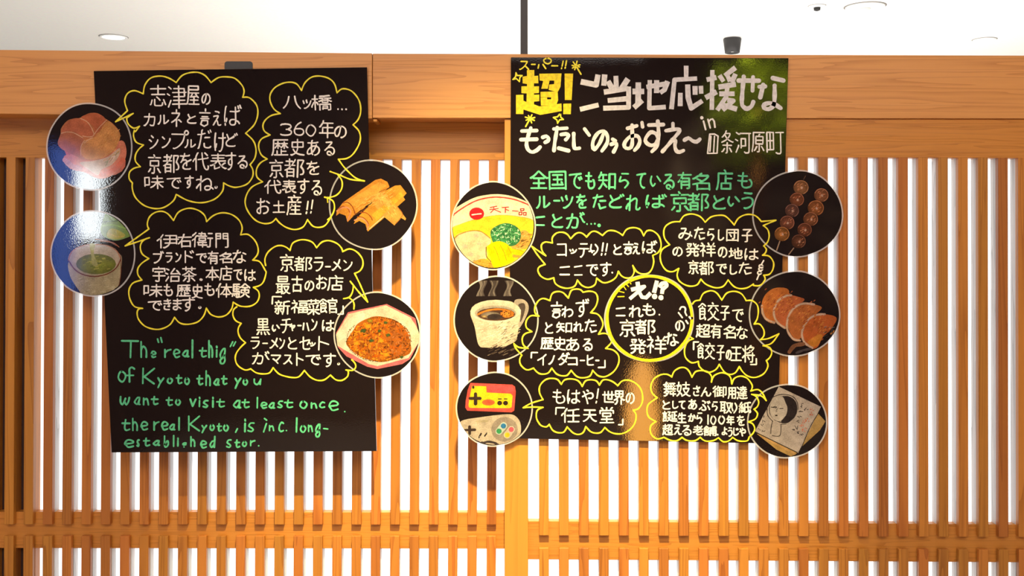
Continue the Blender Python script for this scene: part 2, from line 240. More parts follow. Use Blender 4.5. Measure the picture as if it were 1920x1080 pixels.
GDATA = {
'0': [[1211,324,36,53,466,1177,2485,4189,5688,7183,7778,8468,8953,8937,8420,7610,6905,6302,5100,3800,2702,1211]],
'1': [[4489,4400]],
'3': [[4643,6343],[81,1086,3489,6088,7883,8676,8962,8354,6847,6343],[6343,6937,7933,8624,8516,7807,6202,3900,1202,308]],
'6': [[645,5643,7748,8655,8965,8676,7783,6388,4389,2987,1382,575,64,53,645],[645,1034,1824,3511,5004,6100]],
'。': [[1479,2987,5089,6884,8371,8959,8930,7308,5400,3700,2305,1115,134,51,567,1479]],
'「': [[89,102,800,8900]],
'」': [[89,8389,8888,8900]],
'あ': [[3477,1683,883,281,75,264,855,2144,3042],[3471,4070,5158,5945,6238,6727],[7711,6514,4116,415],[5689,6388,7384,8376,8770,8960,8750,8445,7840,7137,6435,4934,3037],[4186,3682,3266,3050,3119,3402,3700]],
'い': [[4056,4168,3581,3186,2789,2089,1486,1181,568,249,5,200],[8870,8962,8232,7106]],
'う': [[7903,7304,2000],[34,4427,6227,7229,8033,8739,8944,8955,8663,8070,7276,5783,4287,2789,1786]],
'え': [[6609,6204,2300],[634,832,1531,4429,5629,5631,5437,3951,3658],[8986,8688,8089,6589,5987,5582,5067,4762,4460,3559,2664,387,88]],
'お': [[4989,6486,7182,7678,7973,8068,8062,7856,7552,6948,5646,4147,2850,2652],[7016,8927],[2652,2684,2487,2189,1488,785,380,175,171,466,1060,1756,2354,2652],[2652,2700],[5414,4919,2323,523,20]],
'か': [[8951,8334,7316],[488,982,1859,2922,3003,3400],[31,229,528,4425,5227,5733,5940,5952,5671,5283,4987,4389,3288,2886]],
'が': [[2431,2341,1370,587,89],[6921,7532,8453,8956],[8200,8810],[7004,7614],[2908,2629],[133,4229,5031,5436,5543,5555,5272,4983,4488,3988,2988,2684]],
'き': [[1358,859,661,473,780,1385,2387,3689,5689,7188],[213,1414,4814,7810,8109,8207],[8932,7635,5637,37],[4700,4911,5316,5834,6440,6543,7254,7460,7261,5160]],
'け': [[473,970,1453],[6800,6847,6566,5979,5187,4789,3988],[8922,6525,3224],[584,474,170,61,33,501]],
'こ': [[802,5902,7202,7600],[8980,8586,6289,3089,1786,882,174,66,255]],
'さ': [[7152,7152],[7486,6188,3789,2187,1484,879,472,466,660,954],[7152,6954,5154],[8911,8516,5221,2021,20],[5000,5417,5922,6029,7247,7351,7152]],
'し': [[400,202,115,68,277,884,1487,2489,4189,5187,6982,8275,8968]],
'じ': [[7205,8317],[8968,8771,8076,6883,5587,4289,2689,1487,884,378,68,203,400],[5211,6123]],
'す': [[5265,4963,3765,3263,2657,2449,2642,3235,3833,5334],[5265,5265],[8914,5613,16],[2288,2889,3586,4580,5271,5655,5648,5334,5300]],
'ず': [[4967,4967],[7003,7511,7419],[8400,8908],[5138,3837,3139,2645,2452,2559,3064,3666,4666,4967],[21,2419,8519],[2188,2789,3487,4381,5072,5166,5458,5451,5138,5106]],
'た': [[4465,4476,4579,4883,5285,6487,7787,8685,8981],[5036,8435],[2900,2816,2522,2142,1464,587,89],[5311,5115,4117,2120,120]],
'だ': [[8911,8401],[7106,7616],[4266,4276,4380,4683,5085,6087,7387,8285,8581],[4838,5037,8037],[3200,2803,2618,2424,2044,1172,587,89],[4917,2122,122]],
'て': [[8187,7689,7289,5985,5281,4473,3861,3745,4034,4720,5710,5903],[8900,7800,6203,5502,8]],
'で': [[5604,5310,4421,3734,3545,3561,4173,4981,5685,6889,7289,7687],[7639,7127,6725],[8932,8320],[8400,5803,5202,4403,8]],
'と': [[8018,3636,2638],[8985,8488,6789,3289,1686,581,73,64,654,2342,2638],[800,604,808,2638]],
'ど': [[7515,6905],[8300,8910],[6218,6123,3038,2140],[2140,1944,952,457,65,74,481,1286,2689,5489,6788,7285],[2140,713,507]],
'な': [[7019,8928],[8679,7571,6366],[6366,6065,5464,4264,3466,2972,2777,2882,3286,4189,5189,5787,6281,6366],[6366,6259,6237],[5114,4717,3819,2221,21],[3500,3202,2917,2523,2037,1349,366]],
'ね': [[2336,2934,4025,5118,5716,6216,6919,7324,7835,7955,7768],[74,71,1450,2047],[24,421,2320],[8980,8473,7971,7768],[7768,7465,6461,5262,4765,4568,4478,4681,4984,5586,6385,6784,7280,7768],[2400,2416,2146,2151,2189]],
'の': [[5088,5289,6187,7082,7975,8566,8759,8952,8937,8522,7711,6402,5400,4701],[4701,4708,4329,4044,3363,2872,2377,1679,1077,570,55,140,527,1514,2406,3801,4701]],
'は': [[8980,8777,8072,7468,6967,6665],[1357,1360,873,376],[6665,6463,5862,4762,4064,3765,3270,3176,3281,3685,4588,5488,6087,6384,6580,6665],[6665,6534,6602],[3324,6224,7823,8622,8819],[489,378,171,49,506,603,900]],
'ば': [[7515,7204],[8913,8611,8200],[377,873,1262,1159],[6066,5765,5364,4264,3665,3367,2971,2877,2981,3285,3888,4788,5487,5784,5981,6066],[6066,6269,6770,7373,7979,8082],[5809,6066],[7924,7726,7028,5529,3028],[489,378,172,52,512,609,806]],
'ぶ': [[2061,1071,79],[6910,7212,7721,7625],[8582,8578,8372,7249],[8917,8405],[2701,3400,5211,5314,5317,4822],[2937,3438,4756,5266,5478,5284,4588,4089,2988,2687,2384]],
'ま': [[4765,6669,8780],[4765,4878,4485,3987,3389,1889,886,282,177,272,866,2463,4363,4765],[8911,8313,6514,2515,214],[8837,4240,38],[4765,4649,4600]],
'み': [[7554,8155,8557,8860,8964],[1701,4300,4801,4807,3928,3837],[3338,3245,3052,2074,1676,1178,375,172,66,159,551,1045,1642,2538,3338],[7549,5040,3938,3338],[4589,5089,5685,6378,6970,7263,7647,7828]],
'め': [[3766,3760],[3766,4272],[3760,4058,4842,5231,5423,5816,5902,6300],[1408,1410,1517,2340,3258,3760],[5288,5589,5888,7184,7978,8570,8863,8951,8742,8434,8029,7424,6520,5819,4219,2127,1733,1335,940,449,63,273,477,779,1281,1780,2477,3766]],
'も': [[317,2019,5919],[46,3150,5749],[7441,7942,8144,8856,8968,8773,8578,8082,7485,5689,4188,3383,2979,2774,2662,3300]],
'や': [[3700,4100,4806],[5353,6655,7454,8350,8745,8938,8829,8423,7719,6718,5220,2530,2034,42],[4489,3664,2435,1212,709]],
'よ': [[8722,4423],[4662,6166,7271,8879,8984],[4662,4777,4483,3887,2989,1588,786,181,76,169,565,1262,3160,4260,4662],[4662,4427,4503,4600]],
'ら': [[7206,6607,2100],[355,1153,2047,3044,4141,5539,6941,7543,8347,8853,8966,8672,8376,7383,5388,3989,2088],[620,61]],
'り': [[1987,2589,4286,5981,7473,7969,8660,8950,8935,8524,7917,6911,5708,4609,3313,1922,1131,234],[57,25,503,1100]],
'る': [[6187,5689,4089,3287,2685,2381,2176,2272,2667,3265,3864,4766,5268,5773,6181,6187],[1302,6200,6601,6309,3530,3433,3535],[3535,3535],[6187,6986,7882,8575,8869,8964,8854,8346,7741,6336,5135,4237,3236,1943,56]],
'れ': [[122,2320],[2237,2934,3826,4820,5617,6319,6623,6829,6469,6580,6782,7084,7984,8778,8973],[2048,1450,71,80],[2089,2152,2046,2238,2223,2400]],
'わ': [[2147,1550,71,75],[24,521,2520],[2437,3135,3830,4925,6222,7625,8129,8635,8944,8953,8565,7973,7178,6182,5584],[2500,2516,2338,2246,2351,2289]],
'を': [[5347,6145,8935],[5351,4652,4055,3061,2666,2275,2378,2583,2985,3688,4689,8088,8585],[7409,7311,7012,5413,2415,14],[3400,3211,2717,2622,1932,1739],[451,1639,3636,4436,5040,5346,5369]],
'ん': [[4300,2339,2344,2545],[8858,8963,8671,7883,7486,6788,6188,5585,5279,5153,4946,4241,3244,2149,1264,486,89]],
'イ': [[5726,4628,2538,346,48],[5889,5924,6219,8900]],
'カ': [[89,789,2077,2966,3456,3843,4130,4300],[423,8523,8824,8937,8757,8475,8086,7888,7489,5789,5184]],
'コ': [[81,8981],[8989,8900,200]],
'シ': [[2240,529,29],[8927,8834,8341,7155,6164,3879,1189],[2200,4012]],
'ス': [[8988,7773,5550],[5550,4952,3765,1385,589,88],[5550,5642,7116,7408,7401,1200]],
'セ': [[3100,3175,3383,3887,4989,6989,8488,8886,8984],[6856,8533,8723,8621,7822,3730,2733,2134,337,41]],
'ダ': [[4105,3608,3315,3221],[8911,8509,8000],[2946,3247,6369],[48,448,1043,1934,2922,7021],[6905,7314,7218,7021,6929,6540,5559,5063,4866,4074,2684,1589,888]],
'チ': [[8938,38],[4606,4646,4263,3971,2983,2189,1789],[1208,4506,7300,7902]],
'ッ': [[3600,4425],[1637,933,9],[1688,2389,3484,5173,6163,7052,8134,8906]],
'ツ': [[1688,2489,3585,5472,6363,7350,8038,8910],[3800,3605,4425,4429],[11,1037]],
'テ': [[4733,4651,4365,4072,3281,2488,2289,1689],[1501,7600],[8933,33]],
'ト': [[8951,3338,1735,134],[100,89]],
'ド': [[7652,2839,1436,36],[8913,7600],[5507,6619],[89,3]],
'ネ': [[4417,4500],[67,2558,3453,4451],[6355,6854,8966],[4489,4549,4746,6036,6927,7219,418]],
'ノ': [[88,889,2481,4071,5359,6248,7233,8403,8900]],
'ハ': [[89,1556,2229,2704,3200],[8988,8983,8054,6102]],
'パ': [[2420,2137,1557,971,89],[8088,7984,7263,5518],[8021,8619,8816,8912,8908,8704,8401,8000,7601,7303,7007,7011,7015,7318,7620,8021]],
'ヒ': [[8318,8121,6027,2337,40],[100,75,181,484,887,2089,6889,8987]],
'ブ': [[8100,8609,8911],[6920,20],[1088,1589,1888,3779,4969,5859,6347,6928,7112,6603]],
'プ': [[18,6518,6919],[6919,6828,6347,5758,5166,4275,2984,1689,1088],[6919,8020,8617,8911,8908,8603,8401,8100,7600,7302,6907,6919]],
'マ': [[1741,2243,3858,4561],[4561,6542,7826,8811,8901,0],[4561,4869,6489]],
'メ': [[8000,7319,6732,6042,5055,3371,2181,789,89],[2020,5443,8976]],
'ャ': [[4989,3440,3332,2923,2405,2600],[6552,7346,8629,8921,8819,7919,34]],
'ラ': [[8200,1200],[30,8730,8931,8743,8352,7563,6473,5082,4186,2989,2388]],
'ル': [[8953,8561,7175,6183,5284,5200],[2201,2237,1960,1570,1080,488,89]],
'ン': [[8915,8925,8336,7545,5763,4572,2582,688,289,88],[400,2617]],
'一': [[8944,44]],
'下': [[4228,5230,8248],[4289,4200],[8900,0]],
'世': [[7302,7364,4564,4463,4400],[8689,1688,1603],[8928,28]],
'京': [[3900,4102,4407,4514],[6867,7168,8584,8985],[1668,1076,283],[4454,7553,7530,7329,1430,1453,4454],[4454,4484,4387,4089,2889],[8814,14]],
'代': [[8414,7001],[1628,1031,141,44],[5301,5529,5635,5849,6164,6676,6982,7486,7788,8288,8587,8783,8973,8769],[3035,8329,8628,8726],[3000,2702,1818,1724,1789]],
'任': [[1428,831,139,44],[8945,2845],[5985,5909],[8785,3385],[8704,8003,5809,3312],[1689,1631,1527,1718,2600]],
'伊': [[40,830,1427],[3357,8157],[8931,2731],[3506,8106,8162],[2688,2989,3883,4575,5065,5254,5343,5306],[1589,1531,1425,1617,2400]],
'体': [[1130,533,237,139,47],[7570,4070],[5801,5888],[2570,3164,3954,5031,5427,6322,8922],[2822,5222,6327,7654,8767],[2400,2102,1419,1228,1334,1389]],
'全': [[7163,1663],[4389,4338],[8389,389],[7631,7037,4337,1637,1131],[35,335,1725,2617,4001,4300,4602,6117,7227,8436,8935]],
'八': [[5700,6234,6958,7875,8989],[87,580,1268,1852,2235,2603]],
'原': [[8900,900,848,567,84,188],[8783,7367,7065],[5353,5386,5188,4089],[5708,5110,5018],[3665,3366,2478,1783],[2736,8136],[5018,8019,8122,8052,7853,2752,2719,2918,5018]],
'取': [[8987,8483,7369,7067],[5508,5618,6139,6757,7058],[7067,6670,5484,5187,4888],[7067,7058],[823,3423],[846,3446],[7058,7357,7553,8135,8616,8608,5008],[872,801],[3489,3401],[100,4100],[74,972,3169,4366]],
'古': [[1284,7784],[19,8919],[4449,4400],[1289,1251,1449,7750,7788]],
'史': [[87,589,1486,2681,2979,3276],[4616,8416,8443,8244,1044,941,1016,4616],[3676,4264,4654,4600],[1656,2467,3174,4481,6186,8989]],
'右': [[2384,8184],[8920,120],[66,562,1551,2348,8148,8188],[4100,3901,3417,3122,2928,2340,2246,2353,2389]],
'名': [[4343,3852],[4343,4139,3234,2731,2330],[3611,3805,4003,4700],[8984,2384],[2389,2354],[4343,5341,6931,8219,8414,8212,3312,2913,926,328,28],[8989,8854,4253,3452,59]],
'味': [[71,63],[63,2162,2109,10,63],[8516,3816],[6100,6189],[2881,3973,4567,5354,5950,6443,8942],[8679,7566,6854,6350,5743,3342]],
'品': [[8983,5583],[83,3383],[1714,1829,7129,7227,7201,1800,1714],[3387,3349,248,50,88],[5489,5450,5648,8949,8987]],
'団': [[84,8984],[2539,3147,3555],[8989,8901,8700,1,89],[1525,7625],[4572,5771,6067,6012]],
'国': [[6553,6957],[8984,84],[4466,4418],[2240,6840],[8989,8901,8700,1,89],[1666,7366],[1917,7117]],
'土': [[735,8235],[4488,4400],[89,8989]],
'地': [[6226,7125,7922,8321,8422,8457,8162,7563],[4136,4934,5631,6231],[4040,3142],[1464,1401],[6200,6266],[2626,126],[8976,8686,8089,5089,4688,4386,4180,4110],[2761,1665,1267,272,76]],
'堂': [[1001,1403,1910,1917],[4417,4400],[8100,7702,7109,7017],[4452,7051,7148,7134,6833,1833,1835,1851,4452],[89,8989],[4452,4489],[1069,8169],[133,118,317,8717,8819,8833]],
'天': [[4140,4537,8337],[7800,500],[89,289,985,2176,2868,3556,4139,4100],[137,3937,4546,5565,6274,7081,8188,8389,8987]],
'妓': [[6174,4982,3589],[3179,3176,2974,2469,1968],[6174,7082,8188,8589,8988],[6174,6866,7556,7947,8042,7940,4441,4547,5160,6174],[8416,3916],[6140,6100],[1300,1119,924,452,555,1964],[288,1279,1967,2645,2831,2823,2722,22]],
'子': [[2689,4188,4486,4582,4527,4723,6909,7201],[8943,43],[8100,1100]],
'宇': [[4300,4404,4510],[7330,1530],[2186,2789,3989,4487,4582,4530],[8955,55],[26,12,110,4510,8810,8826]],
'将': [[6300,5902,5708],[2028,1128,116],[4162,5275],[5526,5931],[1953,1255,65],[6289,7189,7488,7586,7680,7639],[3252,8952],[2089,2001],[3220,3619,5110,5508,8209,8310,8215,8018,7324,6530,5932,5336,4140,3641,3140]],
'屋': [[3151,3151],[6241,6641],[89,477,762,942,918],[3151,3049,3147,3741,3835],[918,8018,8216,8201,8000,1100,903,918],[5152,5188],[8169,2369],[1834,8534],[1489,8989],[2454,2952,3953,7350,7751,8356],[6634,6640,7045,7250]],
'年': [[2012,1615,431,32],[2012,2300],[65,8965],[1865,1936,8236],[2012,8413],[5089,5013]],
'店': [[5114,5007,4803,4300],[8738,5138],[5160,8060,8186,2786,2761,5160],[5127,5160],[89,479,763,952,915,8915]],
'御': [[120,217,910,1501],[2950,3081],[7089,7008,8908,8969,8872,8373],[49,542,1139],[5854,4554],[5811,3311],[4579,4511],[5934,2834],[2583,6177],[3500,3309,2721,1921,1331,1238,1343,1388]],
'志': [[2562,2582,2687,2988,3489,6389,6986,7177],[8884,7763],[1064,482,284,84],[3751,4757,5665],[8340,940],[4540,4500],[8915,215]],
'新': [[3462,3973],[7835,7887],[862,275],[2000,2204,2309],[1018,1226,1029,1034],[3617,3420,3033],[4789,4684,5172,5360,5409,8102,8803],[2234,2183,2085,1886,1486,1084],[152,4252],[4334,34],[8934,5434],[4110,210]],
'最': [[1066,3666],[1313,7313],[1052,3652],[7313,7324,7026,1526,1324,1301,1600,7100,7302,7313],[8539,39],[1039,1082],[3639,3689],[4688,4988,5684,6875,7763,8054,7952,4752],[8987,8488,7886,7081,6374,5869,5361,5252],[84,283,2680,3480,4278]],
'有': [[53,1341,2038],[7651,2151],[2169,7669],[6089,7089,7488,7587,7681,7633,2332],[113,8913],[2189,2141,2036,2816,3211,3600]],
'本': [[8970,7861,6850,5629,5522],[3322,3230,2445,1161,70],[7069,1969],[22,8822],[4489,4400]],
'条': [[6169,6470,6672,7884],[46,1941,3237,3735,4031],[2172,883,184],[8944,8645,8244,6640,5135,4831],[4831,4031],[3009,3202,3500],[4031,3828,2921,2415],[4348,4385,4188,3489],[7758,958],[125,525,823,1916,2215,2511,2810,6410,6512,6416,5723,5028,4831]],
'橋': [[5604,5416],[7589,8388,8586,8555,8354,3654,3689],[1540,943,65,71],[2756,2751,2243,1540],[5084,5079],[5079,7179,7166,5165,5079],[2622,222],[1588,1543,1437,1500],[8102,7801,5704,3705],[3236,3536,4231,5129,7329,8031,8636,8936],[3517,8717],[5017,4729,4842,7143,7342,7428,7117]],
'歴': [[3331,2833,1847],[8800,1000,863,385,89],[3331,4034,4538],[2965,2988],[7867,5267],[5256,5288],[8888,1588],[4622,2022],[3411,3326,3435,3450],[6950,6912],[8945,8544,7632,6622,5522],[8622,7322,6431,5938,5245]],
'河': [[3459,6058,5927,3427,3459],[3459,3467],[1856,1860,486],[1336,30],[8104,8177,8085,7788,6989,6089,5485],[8904,2804,2507,1907,500]],
'治': [[602,2009],[31,1337],[5500,5202,4514,3528,3336,7234,8034,8332],[3489,3485],[1855,1860,385],[3485,8285,8254,3554,3485],[6913,7115,7924,8331,8735,8939]],
'津': [[703,1811],[1037,31],[1658,484],[8873,2473],[2958,8258],[2526,8926],[3043,7843,8042,8140,8011,3110],[5400,5489]],
'王': [[8300,500],[4400,4489],[8043,1043],[8989,89]],
'生': [[1253,8053],[1420,8421],[4488,4400],[8989,89],[1902,1419,237]],
'産': [[3231,3124,2717,2709],[6331,6426,6720,6818,7217],[4300,4603,4709],[2767,7967],[2849,8250],[5342,5386],[8831,931,833,761,574,85,89],[8986,1886],[8509,609],[1959,2848,3042]],
'用': [[1154,8954],[4800,4888],[8927,1227],[88,675,1158,1241,1200,8800,8902,8884,8787,8488,7089]],
'町': [[7402,7481,7386,6989,5789,4985],[4802,8902],[35,3535],[1700,1772],[72,3472,3570,3501,100,2,81]],
'界': [[61,461,2053,3044,3238],[6089,6061,6653],[2760,2671,2279,1587,1189,888],[4300,4337],[1119,7419],[8960,8361,6854,5745,5438],[5438,1237,1100,7400,7436,7237,5438]],
'発': [[815,2025],[41,440,1235,1633],[8940,8440,7534,7133],[8513,6926],[6926,7133],[6805,5812],[8074,8379,8088,7789,6089,5787,5683,5637],[7133,6836,6637,2037,1836,1633],[660,8060],[488,789,1684,2279,2674,2869,3058,3037],[1633,2026,2620,3113,3310,3404,3203,803],[6926,6525,6221,5814,5409,5000]],
'知': [[5780,8980],[2159,2761,4379],[4443,43],[8987,8909,5809,5711,5788],[4114,914],[189,586,1178,2258,2340,2314],[29,715,913,1200]],
'祥': [[4801,5211,5116],[7422,7515,8201],[800,1101,1609,1518],[8542,4242],[3865,8965],[6489,6422],[4022,8822],[1588,1546,1737,2425,2519,2318,118],[2857,2854,2348,1746,849,56]],
'福': [[1648,1050,654,158,62],[1943,2546,3253,4053],[1200,1709],[8904,4004],[6535,8335,8432,8318,4618,4635,6535],[6449,6484],[8866,4066],[4053,4089],[4084,8784,8882,8850,4249,4150,4053],[1788,1747,2137,2826,2919,2819,319]],
'紙': [[3180,3276,2965],[1900,623,526,628],[33,230,628],[852,852],[628,930,1930],[1769,1985],[628,628],[188,469],[8641,4441],[6705,6839,7166,7477,7684,7987,8289,8688,8885,8977,8771],[8802,8001,6305,4607,4309,4387,4887,6083,6379],[3355,2739],[2916,2326,1930,1736,847,852],[157,355,753,1153,3051]],
'老': [[3154,2455,464,63],[3167,4465,7255,7956],[3900,3935],[1213,6413,7018],[8205,7514,6228,5935],[8936,5835,4737,3936,336],[4537,4343,3350,3154,3177,3386,4289,7689,8286,8577]],
'舗': [[8905,8605,7900,7600],[483,3283,3261,461,483],[483,488],[220,1501,1700,2202,2707,3315,3419],[430,3130],[8914,4314],[8766,4566],[8748,4548],[1820,1847],[6687,6600],[8089,8688,8784,8732,8631,4632,4588],[3547,47]],
'舞': [[1857,2051,2349],[2476,1770],[8658,4858],[7442,7408],[8977,5077,4975,5068],[5542,5508],[3743,3708],[7189,7152],[926,8526],[343,8943],[2200,2002,1907,1942],[16,616,1311,2008,8408],[267,567,1459,1757,3558,3759,3664,3270,2875,2577,2380,988,287]],
'茶': [[5967,6469,8084],[8947,8448,6941,5935,4323,4024,3232,2040,348,48],[584,783,1279,2169,2367],[6220,6201],[4342,4385,4188,3289],[2300,2320],[7255,1355],[110,8510]],
'菜': [[8984,8385,6778,5570,5367,5062],[4035,4342,4245],[7922,7220,3825,726],[8033,7634,6848],[85,386,1978,3268,3762],[1237,1746],[6000,6013],[4389,4353],[2600,2614],[8406,206],[8560,5360,4762,3962,3460,260]],
'衛': [[121,218,911,1502],[7106,8706],[50,543,1140],[8035,8085,7986,7588,7188,6887],[4750,5749,5948,5834,3035,3049,4750],[6577,2977,2871,2961],[4750,4789],[4100,3817,3723],[5723,5608,2908],[8935,6935],[2561,6261],[1288,1244,1238,1331,1822,2321,2823,6323]],
'表': [[8455,7956,6370],[2261,2389,2988,4882,4981,5179],[1225,7725],[708,8108],[342,3843,8542],[8987,8488,7080,6474,6270,5868,5156,4745,4339,4300],[3743,3449,2458,2261,569,69]],
'言': [[3900,4302,4709,4817],[7349,1549],[7333,1533],[2066,7466,7488,1589,1567,2066],[8917,17]],
'誕': [[2216,16],[384,1884,2083,2059,459,384],[384,389],[1000,1206,1111],[1930,430],[444,2044],[3967,3665,3252],[7335,8535],[8985,8588,6287,5183,4376,3975],[8669,5869,5827],[7369,7305],[5708,7105,8301,8702],[2888,3975,3968,4264,4454,4642,4636,3635,3534,3629,4410,4405,4304,3204]],
'超': [[3655,2155],[8057,8070,7972,4971,4946,7946,8047,8057],[4504,8205,8124,8030,7832,7533,6833],[233,3633,4035,4535,5130,5622,6010,6004],[3613,313],[2000,2030,2137,2080],[8985,8288,4988,3287,2284,2080,1478,1072,670],[89,669,648]],
'達': [[8983,8386,4388,3085,1375],[4139,4132,3927,3921],[42,1343,1375],[6921,6927,6733,6739],[4,505,1416],[1375,977,481,185,189],[3107,7807],[3052,7952],[8366,2666],[5440,5476],[5421,5400],[2739,8339],[2521,8421]],
'都': [[4265,1165],[6089,6105,8505,8807,8613,7733,7637,8753,8963,8868,8574,7576],[4283,1183],[1847,2042,2438,2632],[2131,2100],[4016,3411,511],[1189,1052],[4803,4313,3624,3430],[4731,31],[155,952,1249,1648,4249,4287]],
'門': [[8916,5416],[16,3416],[8934,8981,8886,8488,7089],[8934,5433,5400,8900,8934],[33,3233,3433,3430,3400,100,89]],
'餃': [[6200,6505],[7545,7058,6862,6565],[2844,644],[8741,7625],[8988,8688,8185,7479,6872,6570],[1719,1929],[5824,5426,4442],[20,912,1405,1703,2307,3116],[8715,4315],[6565,6570],[6565,6263,6060,5345],[4289,5182,6173,6570],[659,2859,2729,829,630,682,784,1183,2777],[2987,3082,2570,2667]],
'館': [[3817,2305,1904,1705,1012,220,23],[844,3344],[5284,8584],[2229,1919],[6700,6905,6911],[859,883,1382,3076],[859,830,3330,3358,859],[5289,5227],[8588,8563,5263],[3584,3074,2868],[5247,8147,8128,5227,4622,4612,8811,8922]],
'験': [[2561,3070,3571],[1279,1164],[1863,2175,2478],[364,374,83],[8787,8486,8183,7678,7171,6865,6562],[3435,635],[2251,2203],[6562,6960,8459,8440,4641,4659,6160,6562],[2087,2389,2889,3189,3386,3577,3652,3551,650,604,3503],[7725,5325,4720],[8926,8722,7511,6701,6400,6102,5610,4819,4223,3823,3319,619],[3787,4388,4785,5578,6070,6460,6526]],
'黒': [[5476,5786,6189],[88,586,1175,1573],[3287,3176],[8988,8587,8079,7474],[947,7947],[7616,1216],[8763,163],[4300,7500,7602,7533,7333,1333,1200,4300],[4300,4363]],
}
# ---------------------------------------------------------------- hand lettering: stroke skeletons on a 0..89 grid, fitted into boxes measured on the photograph
GLY = {k: [[(n//100/89, n%100/89) for n in st] for st in v] for k, v in GDATA.items()}
HAND = {'T': '00 90|50 59', 'h': '00 09|05 23 53 85 89', 'e': '05 84 92 60 30 12 05 16 39 69 98', 'r': '00 09|04 41 90', 'a': '81 50 23 06 28 49 67 81|80 79 99',
 'l': '50 49', 't': '03 93|40 37 59 98', 'i': '40 51|43 39', 'g': '80 41 14 36 74 80|74 75 87 69 29 17 46 74', 'o': '40 12 06 39 69 95 82 40', 'f': '91 60 31 34 39|05 85',
 'K': '00 09|90 15 99', 'y': '00 44|90 44 09', 'w': '00 06 29 45 52|45 69 86 91', 'n': '00 09|03 41 72 99', 'v': '00 49 90', 's': '90 40 13 55 87 59 08',
 'c': '91 50 13 07 49 98', 'b': '00 08 49 97 84 45 07', 'd': '90 89|84 44 07 39 77 85', 'u': '00 06 39 67 90|90 89', 'り': '10 04 27|60 93 86 49',
 '言': '50 51|02 92|24 74|15 85|46 26 18 49 78 76 46', '!': '70 46|38 29', 'ー': '05 95', '。': '40 12 06 39 69 95 82 40', '1': '50 59',
 '皿': '09 20 60 91 89|31 28|61 59|09 89', '0': '40 12 06 39 69 95 82 40', 'ハ': '10 08|60 99', 'い': '10 04 28 46|60 94', 'ら': '20 80|12 05 54 86 59',
 'た': '02 71|30 08|54 94|46 59 98', 'こ': '01 90|09 99', '、': '00 99'}
for k, v in HAND.items(): GLY[k] = [[(int(p[0])/9, int(p[1])/9) for p in s.split()] for s in v.split('|')]
def smooth(pts, step=3.0, closed=False):
    if len(pts) < 3: 
        (a, b) = pts; n = max(1, int(math.dist(a, b)/step)); return [(a[0]+(b[0]-a[0])*i/n, a[1]+(b[1]-a[1])*i/n) for i in range(n+1)]
    P = [pts[0]]+list(pts)+[pts[-1]]
    if closed: P = [pts[-2]]+list(pts)+[pts[1]]
    out = []
    for i in range(1, len(P)-2):
        p0, p1, p2, p3 = P[i-1], P[i], P[i+1], P[i+2]; n = max(2, int(math.dist(p1, p2)/step))
        for j in range(n):
            t = j/n
            out.append(tuple(.5*(2*p1[k]+(p2[k]-p0[k])*t+(2*p0[k]-5*p1[k]+4*p2[k]-p3[k])*t*t+(3*p1[k]-p0[k]-3*p2[k]+p3[k])*t**3) for k in (0, 1)))
    out.append(tuple(pts[-1])); return out
YF = 2.080                                    # front face of both boards
YD = YF-.0009                                 # front face of the laminated discs lying on them
DISCS = []                                    # (cx, cy, rx, ry)
def paint_y(x, y):
    for cx, cy, rx, ry in DISCS:
        if ((x-cx)/rx)**2+((y-cy)/ry)**2 < 1.03: return YD-.00075
    return YF-.00025
